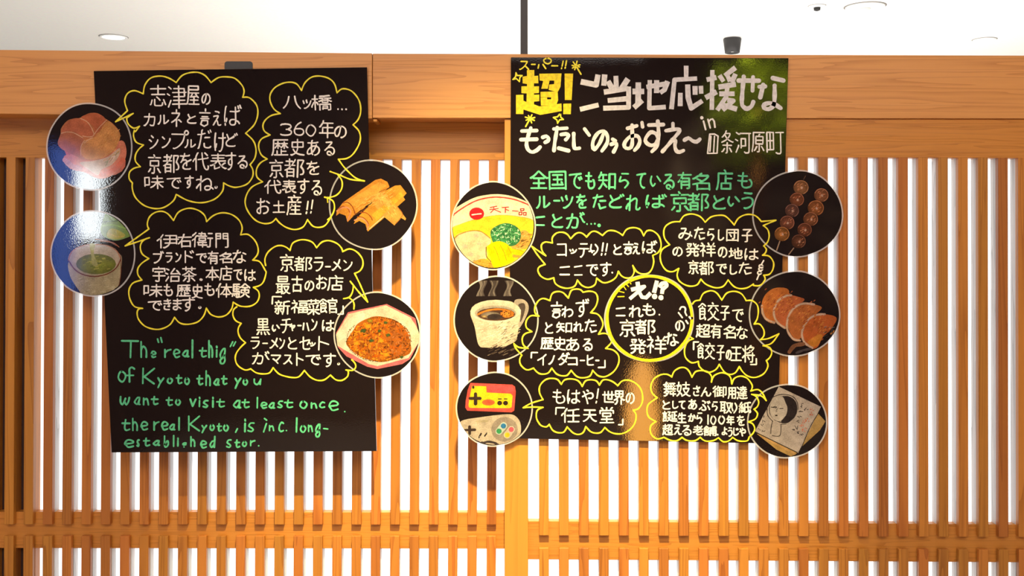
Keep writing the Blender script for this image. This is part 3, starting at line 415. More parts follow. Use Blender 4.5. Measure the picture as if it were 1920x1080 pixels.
class Ink:
    """flat paint strokes, gathered into one mesh of ribbons with round or square ends"""
    LAY = 1.2e-5
    def __init__(s, yfun=paint_y): s.v, s.f, s.c, s.y, s.n = [], [], [], yfun, 0
    def V(s, x, y, dz): s.v.append(W(x, y, s.y(x, y)-dz)); return len(s.v)-1
    def stroke(s, pts, w, col=None, cap='round', taper=0):
        """a ribbon of constant layer; sharp corners split it and get a round joint one layer up"""
        P = [pts[0]]
        for p in pts[1:]:
            if math.dist(p, P[-1]) > .05: P.append(p)
        if len(P) < 2: P.append((P[0][0]+.06, P[0][1]))
        h = w/2; s.n += 1; k0 = (s.n % 5)*s.LAY*2; L = len(P); ph = s.n*1.3
        runs, cur = [], [0]
        for i in range(1, L):
            cur.append(i)
            if i < L-1:
                t1 = math.atan2(P[i][1]-P[i-1][1], P[i][0]-P[i-1][0]); t2 = math.atan2(P[i+1][1]-P[i][1], P[i+1][0]-P[i][0])
                if abs((t2-t1+math.pi) % (2*math.pi)-math.pi) > .9: runs.append(cur); cur = [i]
        runs.append(cur); m = 3 if w < 4.5 else 6
        rad = lambda i: h*(1+.1*math.sin(i*.9+ph))*(1-taper*i/max(1, L-1))
        for ri, run in enumerate(runs):
            left, right = [], []
            for q, i in enumerate(run):
                a, b = P[run[max(0, q-1)]], P[run[min(len(run)-1, q+1)]]; c = P[i]
                d = Vector((b[0]-a[0], b[1]-a[1])); d = d.normalized() if d.length > 1e-9 else Vector((1, 0))
                if 0 < q < len(run)-1:
                    e = Vector((c[0]-a[0], c[1]-a[1])).normalized(); cs = max(.6, abs(d.dot(e)))
                else: cs = 1
                r = rad(i)/cs; left.append((c[0]-d.y*r, c[1]+d.x*r)); right.append((c[0]+d.y*r, c[1]-d.x*r))
            def tip(i, j):
                c, o = P[i], P[j]; u = math.atan2(c[1]-o[1], c[0]-o[0]); r = rad(i)
                if cap == 'flat': return [(c[0]+r*.75*math.cos(u)+r*math.cos(u+sg), c[1]+r*.75*math.sin(u)+r*math.sin(u+sg)) for sg in (math.pi/2, -math.pi/2)]
                return [(c[0]+r*math.cos(u+math.pi/2-math.pi*k/(m+1)), c[1]+r*math.sin(u+math.pi/2-math.pi*k/(m+1))) for k in range(1, m+1)]
            dz = k0+(ri % 2)*s.LAY*.5
            li = [s.V(x, y, dz) for x, y in left]; rg = [s.V(x, y, dz) for x, y in right]
            for q in range(len(run)-1): s.f.append((li[q], li[q+1], rg[q+1], rg[q])); s.c.append(col)
            if ri == 0: t_ = [s.V(x, y, dz) for x, y in tip(run[0], run[1])]; s.f.append((rg[0],)+tuple(t_)+(li[0],)); s.c.append(col)
            if ri == len(runs)-1: t_ = [s.V(x, y, dz) for x, y in tip(run[-1], run[-2])]; s.f.append((li[-1],)+tuple(t_)+(rg[-1],)); s.c.append(col)
            if ri > 0:
                c = P[run[0]]; r = rad(run[0]); s.f.append(tuple(s.V(c[0]+r*math.cos(2*math.pi*k/(2*m+2)), c[1]+r*math.sin(2*math.pi*k/(2*m+2)), k0+s.LAY) for k in range(2*m+2))); s.c.append(col)
    def poly(s, pts, col=None):
        base = (s.n % 9)*s.LAY; s.n += 1; i0 = len(s.v)
        for x, y in pts: s.V(x, y, base)
        for t in tessellate_polygon([[Vector((x, y, 0)) for x, y in pts]]): s.f.append(tuple(i0+k for k in t)); s.c.append(col)
    def mesh(s, name):
        me = mesh(name, s.v, s.f)
        if any(c is not None for c in s.c):
            at = me.color_attributes.new('Col', 'FLOAT_COLOR', 'CORNER'); i = 0
            for f, c in zip(s.f, s.c):
                cs = c if isinstance(c, list) else [c]*len(f)
                for cc in cs: at.data[i].color = (*lin(cc), 1); i += 1
        return me
def paint_mat(name, rgb, rough=.5, worn=.25, spec=.3):
    m, n, l, b = new_mat(name); tc = n.new('ShaderNodeTexCoord'); nz = n.new('ShaderNodeTexNoise'); nz.inputs['Scale'].default_value = 150; nz.inputs['Detail'].default_value = 5
    l.new(tc.outputs['Object'], nz.inputs['Vector']); mr = n.new('ShaderNodeMapRange'); mr.inputs['From Min'].default_value = .35; mr.inputs['From Max'].default_value = .65
    mr.inputs['To Min'].default_value = 1-worn; mr.inputs['To Max'].default_value = 1.0; l.new(nz.outputs['Fac'], mr.inputs['Value'])
    mx = n.new('ShaderNodeVectorMath'); mx.operation = 'SCALE'; mx.inputs[0].default_value = lin(rgb); l.new(mr.outputs[0], mx.inputs['Scale'])
    l.new(mx.outputs[0], b.inputs['Base Color']); b.inputs['Roughness'].default_value = rough; b.inputs['Specular IOR Level'].default_value = spec; return m
M_chalk = paint_mat('white_marker', (250, 240, 232), worn=.12)
M_bold = paint_mat('thick_white_marker', (232, 224, 224), worn=.22)
M_yellow = paint_mat('yellow_marker', (252, 232, 60), worn=.2)
M_gold = paint_mat('thick_yellow_marker', (250, 216, 24), worn=.32)
M_green = paint_mat('green_marker', (98, 204, 150), worn=.3)
CROPS = dict(A=(220, 120, 6.857), B=(220, 240, 6.75), C=(450, 120, 6.75), D=(450, 280, 6.75), E=(220, 390, 6.857), F=(220, 490, 6.857), G=(430, 440, 6.75), H=(430, 570, 6.75),
 I=(200, 620, 7.385), J=(440, 680, 6.353), K=(200, 730, 7.385), L=(950, 100, 6.857), M=(1210, 100, 6.857), N=(950, 210, 6.857), O=(1210, 210, 6.857), P=(980, 300, 7.7125), Q=(1200, 310, 8),
 R=(980, 420, 7.385), S=(1220, 390, 6.75), T=(950, 540, 6.354), U=(1120, 500, 5.684), V=(1270, 540, 6.354), X=(970, 700, 7.68), Y=(1190, 680, 6.75), Z=(0, 0, 1))
def px(c, x, y): ox, oy, s = CROPS[c]; return ox+x/s, oy+y/s
def write(ink, crop, text, w, rot=0):
    for it in text.split(';'):
        p = it.split()
        if len(p) < 5: continue
        ch = p[0]; x0, y0 = px(crop, float(p[1]), float(p[2])); x1, y1 = px(crop, float(p[3]), float(p[4]))
        g = GLY.get(ch)
        if g is None: print('NO GLYPH', ch); continue
        h = w*.5; x0 += h; y0 += h; x1 = max(x1-h, x0+.01); y1 = max(y1-h, y0+.01); sk = random.uniform(-.03, .03)
        for st in g:
            pts = [(x0+(x1-x0)*(u+sk*(.5-v)), y0+(y1-y0)*(v+sk*.6*(u-.5))) for u, v in st]
            if rot:
                cx, cy = (x0+x1)/2, (y0+y1)/2; c_, s_ = math.cos(rot), math.sin(rot)
                pts = [(cx+(x-cx)*c_-(y-cy)*s_, cy+(x-cx)*s_+(y-cy)*c_) for x, y in pts]
            if len(st) > 3 and ch in HAND and ch not in '言皿': pts = smooth(pts, 2.5, closed=st[0] == st[-1])
            ink.stroke(pts, w*random.uniform(.93, 1.07))
def lines(ink, crop, spec, w, cap='round', curve=False, taper=0):
    """'x,y x,y | x,y ...' strokes in crop coordinates"""
    for s in spec.split('|'):
        pts = [px(crop, *map(float, q.split(','))) for q in s.split()]
        if len(pts) == 1: pts = [pts[0], (pts[0][0]+.3, pts[0][1])]
        if curve and len(pts) > 2: pts = smooth(pts, 3)
        ink.stroke(pts, w, cap=cap, taper=taper)
def outline(spec, w=2.7):
    """cloud outline: crop letter then smooth runs of points split at cusps by |; the end of a run starts the next; // lifts the pen"""
    ink = Ink()
    for pen in spec.split('//'):
        prev = None; crop = 'Z'
        for run in pen.split('|'):
            pts = [prev] if prev else []
            for q in run.split():
                if q.isalpha(): crop = q
                else: pts.append(px(crop, *map(float, q.split(','))))
            if len(pts) > 1: ink.stroke(smooth(pts, 3), w)
            prev = pts[-1]
    return ink
# ---------------------------------------------------------------- the boards
def board(name, label, corners, loc):
    me = quad_box(name, corners, YF, YF+.005, .0006)
    for v in me.vertices: v.co -= Vector(loc)
    o = link(name, me, M_board, None, loc); tag(o, label, 'menu board', None); return o
lb = board('menu_board', 'left glossy black menu board, four speech bubbles above green English writing', [(175.5, 133), (688, 126), (706, 846), (209, 848.5)], W(440, 490, YF))
rb = board('menu_board', 'right glossy black menu board with bold white and yellow headline and green text', [(958, 107.5), (1478.5, 109), (1457.5, 832), (954.5, 822)], W(1210, 470, YF))
def rrect(x0, y0, x1, y1, r, n=5):
    out = []
    for cx, cy, a0 in ((x1-r, y0+r, -90), (x1-r, y1-r, 0), (x0+r, y1-r, 90), (x0+r, y0+r, 180)):
        for i in range(n+1): a = math.radians(a0+90*i/n); out.append((cx+r*math.cos(a), cy+r*math.sin(a)))
    return out
def slab(name, pts, yf, yb):
    f = [W(x, y, yf) for x, y in pts]; n = len(f); b = [Vector((v.x, yb, v.z)) for v in f]
    return fixn(mesh(name, f+b, [tuple(range(n)), tuple(range(2*n-1, n-1, -1))]+[(i, (i+1) % n, n+(i+1) % n, n+i) for i in range(n)]))
link('hanging_hook', slab('hanging_hook', rrect(421, 115, 473.5, 146, 5), YF+.0052, YF+.0068), M_hook, lb)
# discs: centre, radii, in picture pixels
DD = dict(bun=(168.3, 275, 81, 83), tea=(174.8, 475.3, 80, 82), yatsu=(699, 384, 83.5, 85), rice=(708, 628, 82, 81), ramen=(924.4, 423, 80, 83), coffee=(930, 597.6, 80, 81),
          games=(926.8, 767.3, 72.5, 70.5), dango=(1495.6, 400.8, 85.5, 82), gyoza=(1489.5, 588, 86, 80.5), paper=(1476.3, 789.6, 75.5, 70.5), ring=(1217.9, 596.8, 84.5, 83))
DISCS += list(DD.values())
def bubble(parent, spec, texts, w=2.7, extra=None):
    spec, *rest = spec.split('##')
    o = link('speech_bubble', outline(spec).mesh('speech_bubble'), M_yellow, parent)
    for r_ in rest: link('outline_stroke', outline(r_).mesh('outline_stroke'), M_yellow, o, (0, 0, 0))
    ink = Ink()
    for crop, t in texts: write(ink, crop, t, w)
    if extra: extra(ink)
    l = link('lettering', ink.mesh('lettering'), M_chalk, o, (0, 0, 0)); return o
def dots(*pts):
    def f(ink):
        for c, x, y, r in pts: p = px(c, x, y); ink.stroke([p, (p[0]+.2, p[1]+.4)], r)
    return f
bubble(lb, 'A 130,600 95,480 130,380 220,342 333,383 | 355,270 430,180 550,155 660,180 757,238 | 830,150 930,112 1040,108 1130,150 1205,238 | 1300,175 1400,165 1510,185 1600,270 1630,350 1612,428 | 1700,435 1790,530 1805,650 1760,780 1650,890 | B 1720,160 1755,270 1740,380 1680,465 | 1715,530 1710,620 1640,710 1510,750 1420,735 1345,695 | 1330,800 1230,900 1070,945 900,920 745,840 | 710,920 600,1000 480,1020 340,980 230,880 190,770 190,695 | 150,640 155,560 210,510 290,490 | 230,420 230,340 270,270 330,215 | 240,180 205,100 215,30 A 230,870 285,800 | 210,825 140,770 120,700 140,680 205,635 | Z 216.7,228.3 | A 130,600',
 [('A', '志 415 265 630 545; 津 635 275 895 575; 屋 890 275 1060 525; の 1080 375 1200 525; カ 335 630 490 800; ル 515 650 665 780; ネ 690 580 830 810; と 895 640 1020 770; 言 1050 570 1200 810; え 1225 600 1340 795; ば 1370 520 1600 795'),
  ('B', 'シ 395 90 520 270; ン 560 105 675 255; プ 680 25 905 270; ル 850 140 995 255; だ 1010 15 1195 265; け 1225 55 1375 305; ど 1370 60 1525 240; 京 385 330 555 580; 都 575 330 785 570; を 790 315 940 530; 代 950 305 1160 540; 表 1170 320 1385 525; す 1365 305 1505 535; る 1520 345 1650 515; 味 340 600 590 775; で 620 625 810 770; す 850 600 970 765; ね 995 600 1220 800; 。 1230 730 1270 768')])
bubble(lb, 'C 510,628 430,570 382,470 385,380 440,300 540,245 640,230 720,255 778,335 | 820,240 900,170 1000,152 1120,180 1195,250 1228,365 | 1290,315 1390,330 1470,400 1520,500 1525,620 1490,710 1430,770 | 1500,840 1525,930 1500,1030 D 1430,60 1350,115 1245,125 | 1330,240 1460,360 1575,400 | 1400,380 1250,320 1140,280 // D 1240,325 1290,400 1285,500 1220,580 1120,610 1070,605 // D 1110,670 1105,610 | 1180,660 1195,750 1160,840 1110,890 // D 1150,860 1080,960 1000,988 920,970 855,890 | 800,980 700,1015 590,990 500,930 455,875 | 400,925 310,940 200,900 110,800 65,680 90,560 160,470 285,410 | 215,350 210,250 260,170 345,122 | 270,70 C 235,1040 270,950 380,898 | 310,850 290,780 320,710 400,650 510,628',
 [('C', '八 545 400 775 570; ツ 790 445 905 570; 橋 900 390 1165 590; 3 505 750 660 910; 6 680 730 815 910; 0 830 760 965 915; 年 1000 710 1195 940; の 1190 780 1350 940'),
  ('Z', '歴 508.5 261 541 292; 史 544 260 571 292; あ 575 262 600 292; る 608 265 628 292'),
  ('D', '京 370 125 550 365; 都 560 115 815 360; を 840 145 1005 325; 代 305 385 525 565; 表 530 385 715 555; す 725 370 880 565; る 905 390 1040 585; お 205 615 380 820; 土 410 645 570 805; 産 590 575 780 835; ! 820 650 880 820; ! 875 635 940 815')],
 extra=dots(('C', 1240, 570, 3.2), ('C', 1290, 572, 3.2), ('C', 1342, 572, 3.2)))
bubble(lb, 'E 405,270 385,210 410,120 480,60 570,42 650,75 722,160 | 780,60 870,12 960,5 1060,40 1125,100 1148,175 | 1230,100 1340,62 1460,80 1560,150 1605,250 1585,345 | 1680,340 1770,420 1810,520 1800,600 1740,670 | 1830,690 1900,800 F 1912,150 1880,260 1830,310 1750,335 | 1810,380 1825,450 1790,530 1700,578 1580,575 1490,525 | 1470,610 1400,690 1300,715 1200,680 1145,600 | 1110,700 1030,780 900,810 800,790 735,720 | 680,810 580,865 470,872 350,830 270,740 255,650 280,610 325,605 | 220,580 160,480 150,370 200,280 315,240 | 265,170 265,90 320,20 E 405,650 | 320,590 295,500 320,430 370,395 415,382 | 100,488 | 405,270',
 [('E', '伊 505 335 795 520; 右 775 330 960 510; 衛 955 305 1230 510; 門 1260 320 1430 515; ブ 455 550 600 715; ラ 615 570 710 705; ン 745 575 825 700; ド 865 540 985 710; で 1010 580 1155 710; 有 1160 550 1305 725; 名 1310 565 1480 715; な 1480 535 1660 710'),
  ('F', '宇 450 65 620 265; 治 610 85 815 270; 茶 830 65 1020 270; 。 1055 218 1098 252; 本 1135 65 1310 250; 店 1310 55 1480 250; で 1490 100 1610 250; は 1630 100 1780 255; 味 335 290 585 460; も 590 290 715 450; 歴 755 300 945 455; 史 955 290 1100 480; も 1115 280 1250 445; 体 1265 280 1480 470; 験 1470 280 1710 470; で 390 505 575 635; き 590 480 695 630; ま 710 475 830 630; す 830 460 1000 645; 。 1038 575 1083 612')])
bubble(lb, 'G 460,390 450,310 490,220 580,150 660,138 730,165 768,200 | 800,110 880,70 960,65 1050,95 1105,165 | 1170,95 1260,75 1360,110 1420,170 1435,215 | 1520,180 1610,215 1680,300 1690,390 1650,460 1585,490 | 1650,620 1750,850 | 1650,740 1530,590 // G 1570,640 1560,720 1520,790 1445,810 // G 1520,800 1565,840 1580,890 1575,940 ## H 1550,705 1590,750 1600,800 1560,840 1475,835 // H 1505,850 1500,910 1430,965 1350,960 1280,900 | 1200,960 1110,965 1020,920 950,840 | 880,920 790,930 660,900 600,860 555,805 | 510,870 430,885 340,870 270,820 | 200,835 110,780 75,700 90,620 150,540 205,490 | 140,430 110,350 120,290 150,245 | 80,210 45,140 55,70 95,35',
 [('G', '京 640 245 820 470; 都 820 275 1050 465; ラ 1065 285 1190 465; ー 1210 395 1285 415; メ 1295 310 1415 455; ン 1440 320 1560 460; 最 585 520 775 755; 古 785 515 930 730; の 950 580 1075 715; お 1095 510 1240 690; 店 1240 510 1445 710; 「 535 775 665 885; 新 570 830 770 1015; 福 780 825 1000 1000; 菜 985 815 1150 1020; 館 1130 800 1370 1000; 」 1365 895 1450 1015'),
  ('H', '黒 340 180 515 395; い 535 260 640 360; チ 645 180 790 370; ャ 760 245 835 345; ー 860 260 915 285; ハ 925 235 1015 345; ン 1035 190 1115 340; は 1170 200 1330 345; ラ 265 415 385 570; ー 415 487 490 508; メ 510 425 620 565; ン 630 430 705 570; と 740 420 860 575; セ 885 410 1025 580; ツ 1010 480 1095 540; ト 1125 405 1265 590; が 285 595 510 765; マ 525 640 655 760; ス 680 640 800 765; ト 845 615 940 785; で 965 640 1160 775; す 1185 620 1350 800; 。 1365 740 1402 775')])
ink = Ink()
write(ink, 'I', 'T 195 130 445 385; h 465 140 570 380; e 605 275 690 380; r 795 250 900 380; e 915 250 1020 380; a 1040 265 1145 370; l 1170 120 1205 385; t 1275 225 1390 375; h 1405 125 1480 380; i 1505 205 1545 375; g 1550 235 1660 465; o 150 550 275 715; f 270 495 395 720; K 490 510 670 745; y 700 645 800 800; o 830 645 920 740; t 955 605 1050 745; o 1070 645 1155 750; t 1240 610 1340 760; h 1365 545 1450 770; a 1475 660 1570 765; t 1580 615 1675 755', 3.4)
lines(ink, 'I', '705,115 718,160|750,98 765,160|1745,155 1712,220|1785,155 1755,212', 3.0)
write(ink, 'H', 'y 65 930 155 1075; o 165 945 240 1030; u 305 940 410 1030', 3.4)
write(ink, 'K', 'w 180 90 325 225; a 375 100 475 220; n 500 110 590 225; t 610 90 720 220; t 815 100 920 235; o 945 130 1030 225; v 1145 125 1245 245; i 1265 100 1310 250; s 1325 145 1415 260; i 1455 100 1490 255; t 1515 125 1640 255; a 1745 145 1865 265; t 205 410 330 580; h 350 390 440 580; e 465 440 575 570; r 645 440 735 575; e 750 440 855 570; a 860 475 955 570; l 985 380 1020 575; K 1125 360 1295 585; y 1310 490 1395 610; o 1420 480 1500 575; t 1520 465 1600 590; o 1610 480 1695 585; e 240 690 380 810; s 410 690 460 800; t 500 665 605 795; a 635 700 745 785; b 790 635 865 810; l 910 630 945 800; i 970 665 1005 795; c 1045 730 1110 780; h 1155 645 1235 800; e 1290 705 1390 820; d 1420 640 1510 815; s 1650 690 1735 815; t 1765 690 1850 815', 3.3)
write(ink, 'J', 't 80 430 180 545; l 250 405 290 550; e 305 465 390 550; a 400 470 485 550; s 505 450 580 545; t 585 435 700 545; o 770 450 870 550; n 905 470 985 550; c 1005 460 1080 545; e 1115 450 1240 575; i 105 665 145 830; s 150 710 240 830; n 405 740 475 820; c 520 700 590 830; l 708 650 768 835; o 775 740 855 835; n 870 735 935 830; g 950 725 1030 890; o 85 930 150 1005; r 180 920 250 1000', 3.2)
lines(ink, 'J', '355,665 380,685|378,725 345,825|1060,785 1110,790|1310,583|615,808|285,990', 2.8)
lines(ink, 'K', '1810,545 1785,595|1070,798', 2.8)
link('lettering', ink.mesh('lettering'), M_green, lb)
# right board
ink = Ink()
for q in ['260,215 355,215 355,290 405,288 408,385 350,385 350,425 415,423 415,510 350,515 350,532 420,530 420,615 352,620 350,655 420,682 705,645 708,742 430,792 215,722 215,782 120,780 120,535 215,532 215,608 255,625 258,515 190,512 190,425 262,422 262,395 205,385 205,300 262,290',
          '420,262 705,258 692,430 655,500 540,470 548,402 610,395 612,350 552,350 528,455 445,455 470,355 425,348',
          '435,495 655,490 662,600 640,662 440,672 436,566 520,567 520,592 572,592 572,567 436,560',
          '745,260 855,260 835,600 748,600', '728,648 830,645 825,782 728,782']:
    if q.startswith('745'): link('lettering', ink.mesh('lettering'), M_gold, rb); ink = Ink()
    ink.poly([px('L', *map(float, p.split(','))) for p in q.split()])
link('lettering', ink.mesh('lettering'), M_gold, rb)
ink = Ink()
write(ink, 'L', 'ス 160 95 290 215; ー 310 128 375 155; ハ 395 135 510 205; ー 570 150 665 170; ! 685 90 745 205; ! 735 85 785 200', 2.6)
lines(ink, 'L', '520,60 480,80 485,115 530,135 570,110 565,75 520,60', 2.6, curve=True)
link('lettering', ink.mesh('lettering'), M_yellow, rb)
for q, w_ in (('890,160 955,268|890,160 840,155|890,160 855,110|890,160 905,100|890,160 940,148|890,160 935,175|890,160 845,190|890,160 875,210', 2.7),
              ('300,840 245,940|300,840 240,820|300,840 280,800|300,840 325,790|300,840 360,825|300,840 355,862|300,840 322,895|300,840 250,860', 2.7),
              ('120,250 135,285 200,285 170,310 165,365 125,325 80,335 115,300 120,250', 2.4), ('690,770 695,820 730,850 680,855 655,900 645,855 600,825 655,815 690,770', 2.4)):
    ink = Ink(); lines(ink, 'L', q, w_); link('star_doodle', ink.mesh('star_doodle'), M_yellow, rb)
ink = Ink()
lines(ink, 'L', '980,370 1150,405 1170,298|1258,298 1250,392|965,715 1160,668|1405,312 1410,450|1315,380 1350,440|1545,350 1485,440|1275,495 1540,455|1568,450 1568,695 1265,705|1322,605 1530,585|1692,400 1690,640|1645,490 1742,490|1655,682 1728,620', 9.8, 'flat')
lines(ink, 'M', '57,365 50,705 240,692|35,430 275,390|145,370 145,485|278,382 245,470 208,495|525,182 525,300|645,325 375,340 338,695|450,530 448,655|545,425 550,570 590,705 715,622|640,445 640,510|715,440 718,498|862,235 855,705|810,335 890,315|795,560 895,505|1140,198 1040,275|965,300 995,345|1060,295 1080,340|1150,285 1120,350|965,430 1140,402|975,520 1125,520|1055,430 1040,560 935,715|1075,600 1130,610 1010,712|1010,668 1155,712', 9.0, 'flat')
lines(ink, 'M', '1200,350 1460,352|1265,300 1240,620 1265,690 1310,712 1365,680 1388,625|1385,305 1378,480|1465,430 1540,425|1515,405 1478,565|1640,318 1775,350|1662,415 1660,600 1640,680 1580,718 1525,700 1530,660 1590,640 1660,655 1740,705', 8.0, curve=True)
lines(ink, 'N', '310,205 270,330 255,420 280,490 330,515 390,490 430,450|195,245 385,238|185,355 385,350|465,325 510,312 540,340 530,370 495,390|650,200 620,380 608,495|605,218 775,208|700,290 760,282 795,300 780,335 760,355|670,465 795,498|862,278 865,440 885,470 935,465|1002,218 1062,298|1240,290 1195,400 1130,480 1105,430 1120,350 1180,265 1250,250 1295,310 1290,400 1225,500|1362,350 1395,372|1345,415 1395,400 1415,430 1375,512|1555,210 1672,178|1612,168 1612,420 1560,470 1515,445 1520,390 1590,315 1680,310 1712,370 1690,440 1645,492|1740,135 1748,192', 6.8, curve=True)
lines(ink, 'O', '45,168 230,162|160,120 170,300 150,430 85,508|165,340 135,280 70,260 15,320 0,370 30,410 80,430 130,410 165,350|355,148 355,195|265,240 440,228 330,380 220,508|345,355 385,370 380,440 400,500 440,515 490,495|505,360 555,335 610,372 660,382 700,350', 7.0, curve=True)
link('lettering', ink.mesh('lettering'), M_bold, rb)
ink = Ink()
lines(ink, 'O', '748,118 775,225|805,95 835,205|812,130 840,95 865,90 885,120 895,195', 3.2)
dots(('O', 725, 72, 6.5))(ink)
write(ink, 'O', '皿 790 275 945 540; 条 975 235 1135 535; 河 1150 255 1360 535; 原 1365 255 1535 520; 町 1555 250 1785 545', 2.6)
link('lettering', ink.mesh('lettering'), M_chalk, rb)
ink = Ink()
write(ink, 'P', '全 100 150 375 420; 国 375 155 635 435; で 665 185 865 420; も 900 170 1050 425; 知 1090 165 1350 430; ら 1390 185 1555 415; て 1640 185 1785 415; ル 190 515 400 705; ー 440 575 545 592; ツ 550 505 735 705; を 770 490 930 705; た 1010 490 1210 715; ど 1245 485 1475 700; れ 1490 500 1710 740; こ 185 805 325 955; と 415 780 590 985; が 625 750 905 995', 3.5)
write(ink, 'Q', 'い 145 150 320 345; る 350 125 520 365; 有 560 95 780 360; 名 780 110 1055 380; 店 1140 60 1395 375; も 1455 100 1690 350; ば 80 425 405 645; 京 455 385 745 700; 都 710 410 1040 690; と 1090 445 1285 665; い 1310 460 1500 640; う 1520 400 1705 660', 3.5)
dots(('P', 930, 925, 3.2), ('P', 990, 922, 3.2), ('P', 1043, 920, 3.2), ('P', 1105, 945, 6))(ink)
link('lettering', ink.mesh('lettering'), M_green, rb)
bubble(rb, 'R 125,310 320,440 | 270,370 260,290 310,250 412,262 | 410,190 470,125 560,115 625,150 663,205 | 740,130 800,120 850,145 885,180 | 950,110 1020,105 1105,158 | 1180,95 1270,95 1340,125 1385,158 | 1440,75 1540,50 1630,80 1675,165 | 1720,95 1800,95 1880,160 1915,260 1910,340 1870,400 1800,435 | 1815,520 1790,620 1740,680 1660,692 1580,660 1525,575 | 1545,660 1500,740 1420,745 1360,710 1325,655 | 1290,740 1200,800 1110,810 1025,750 | 1000,840 910,880 820,850 758,775 | 720,860 620,890 520,870 450,820 430,745 | 340,765 250,720 210,640 235,590 310,560 | 200,420 125,310',
 [('R', 'コ 470 270 610 450; ツ 645 340 755 415; テ 770 265 920 465; り 930 275 1050 435; ! 1070 255 1135 440; ! 1120 265 1195 435; と 1255 280 1375 430; 言 1390 235 1535 430; え 1520 260 1625 420; ば 1650 225 1865 410; こ 510 580 655 710; こ 710 570 830 715; で 875 555 1045 720; す 1070 525 1230 725')],
 extra=lambda k: (dots(('R', 1240, 672, 3.2))(k), lines(k, 'R', '920,378 990,372', 3)))
def dango_doodle(k):
    lines(k, 'S', '1430,665 1405,708|1370,845 1345,905', 2.8)
    for x, y in ((1397, 738), (1393, 772), (1377, 820)): lines(k, 'S', ' '.join('%f,%f' % (x+24*math.cos(a*math.pi/4), y+20*math.sin(a*math.pi/4)) for a in range(9)), 2.6, curve=True)
bubble(rb, 'S 240,465 180,390 165,300 190,230 270,180 370,172 | 420,100 510,75 600,95 650,130 690,180 | 760,115 860,92 940,100 1010,160 1058,215 | 1110,130 1200,85 1290,85 1350,115 1400,170 | 1585,155 | 1425,222 | 1480,270 1500,350 1480,430 1430,480 | 1465,520 1450,570 1415,598 | 1500,610 1555,690 1545,780 1500,840 1430,850 | 1450,900 1400,970 1350,985 1300,980 | 1300,962 | 1220,1010 1130,1020 1050,990 980,910 | 920,990 830,1010 740,985 680,950 635,900 | 590,970 510,990 430,970 360,920 335,850 355,765 | 280,805 200,790 140,710 120,610 150,520 240,465',
 [('S', 'み 350 250 530 405; た 550 240 690 405; ら 715 260 815 415; し 850 270 930 415; 団 955 265 1115 425; 子 1150 265 1290 435; の 275 490 405 615; 発 445 440 620 615; 祥 620 435 825 620; の 850 490 970 630; 地 985 500 1165 645; は 1185 510 1365 660; 京 475 660 610 840; 都 610 670 800 850; で 825 705 965 840; し 1000 715 1095 845; た 1115 685 1280 845')], extra=dango_doodle)
bubble(rb, 'T 385,335 340,300 335,230 380,150 440,125 515,150 | 540,70 600,42 670,55 735,120 | 770,30 830,12 880,20 910,50 | 990,38 1060,60 1085,130 1060,220 1000,295 | 1080,310 1130,370 1145,450 1095,550 | 1170,540 1240,580 1245,650 1180,720 | 1270,740 1330,800 1335,890 1280,990 1180,1055 1100,1050 1060,1020 1025,980 | 990,1050 900,1070 830,1050 768,980 | 720,1040 650,1045 590,1020 538,955 | 490,1015 410,1025 360,1000 320,955 | 240,975 170,920 155,850 180,800 | 110,720 85,660 | 140,705 255,720 | 200,680 185,600 220,545 300,520 | 235,470 235,390 290,330 385,335',
 [('T', '言 525 160 665 365; わ 655 215 795 355; ず 820 125 985 345; と 455 405 555 545; 知 590 400 780 535; れ 795 400 915 525; た 930 370 1075 535; 歴 400 590 560 730; 史 560 580 705 745; あ 705 590 865 750; る 905 600 1025 750; 「 285 760 375 840; イ 365 785 475 925; ノ 495 800 575 915; ダ 610 765 755 920; コ 725 825 845 925; ー 870 855 935 872; ヒ 955 795 1040 925; ー 1055 855 1105 870; 」 1085 855 1180 955')])
bubble(rb, 'V 180,190 210,155 270,145 | 310,65 400,32 470,60 530,145 | 590,60 690,40 770,75 820,150 | 890,150 950,200 965,280 950,370 915,430 | 980,430 1030,500 1030,570 990,615 | 1090,600 1210,545 | 1150,630 1100,670 1020,688 | 1100,710 1125,770 1100,830 1060,865 | 1080,930 1030,1020 930,1065 840,1050 780,1000 738,935 | 690,1010 620,1030 560,1000 500,910 | 460,970 380,1005 310,980 260,930 250,875 | 170,890 100,830 85,740 110,660 150,620 190,605 | 150,580',
 [('V', '餃 245 170 500 390; 子 510 210 625 385; で 650 250 790 405; 超 220 425 400 590; 有 395 425 530 600; 名 550 440 700 605; な 700 455 840 610; 「 185 635 260 740; 餃 230 650 450 850; 子 465 680 565 860; の 575 735 650 860; 王 635 700 770 870; 将 770 680 925 890; 」 865 835 950 920')])
bubble(rb, 'X 85,495 200,430 370,378 | 320,280 325,180 400,95 490,72 580,90 632,160 | 680,95 780,80 880,110 935,190 | 980,110 1060,92 1140,110 1182,170 | 1230,98 1310,95 1390,130 1445,178 | 1510,110 1600,98 1700,140 1780,230 1805,350 1790,440 1740,510 1670,530 | 1710,600 1690,720 1620,810 1520,865 1420,870 1330,840 1260,780 | 1200,850 1120,860 1050,835 985,765 | 950,850 880,880 800,855 718,770 | 670,845 590,855 510,820 460,735 | 420,770 340,750 280,660 275,570 300,520 370,490 | 230,485 85,495',
 [('X', 'も 505 225 690 440; は 715 230 905 440; や 930 235 1100 445; ! 1110 215 1190 435; 世 1220 250 1400 425; 界 1385 245 1555 455; の 1560 275 1690 440; 「 545 485 685 600; 任 630 500 900 715; 天 945 520 1150 700; 堂 1180 485 1395 720; 」 1450 650 1530 750')])
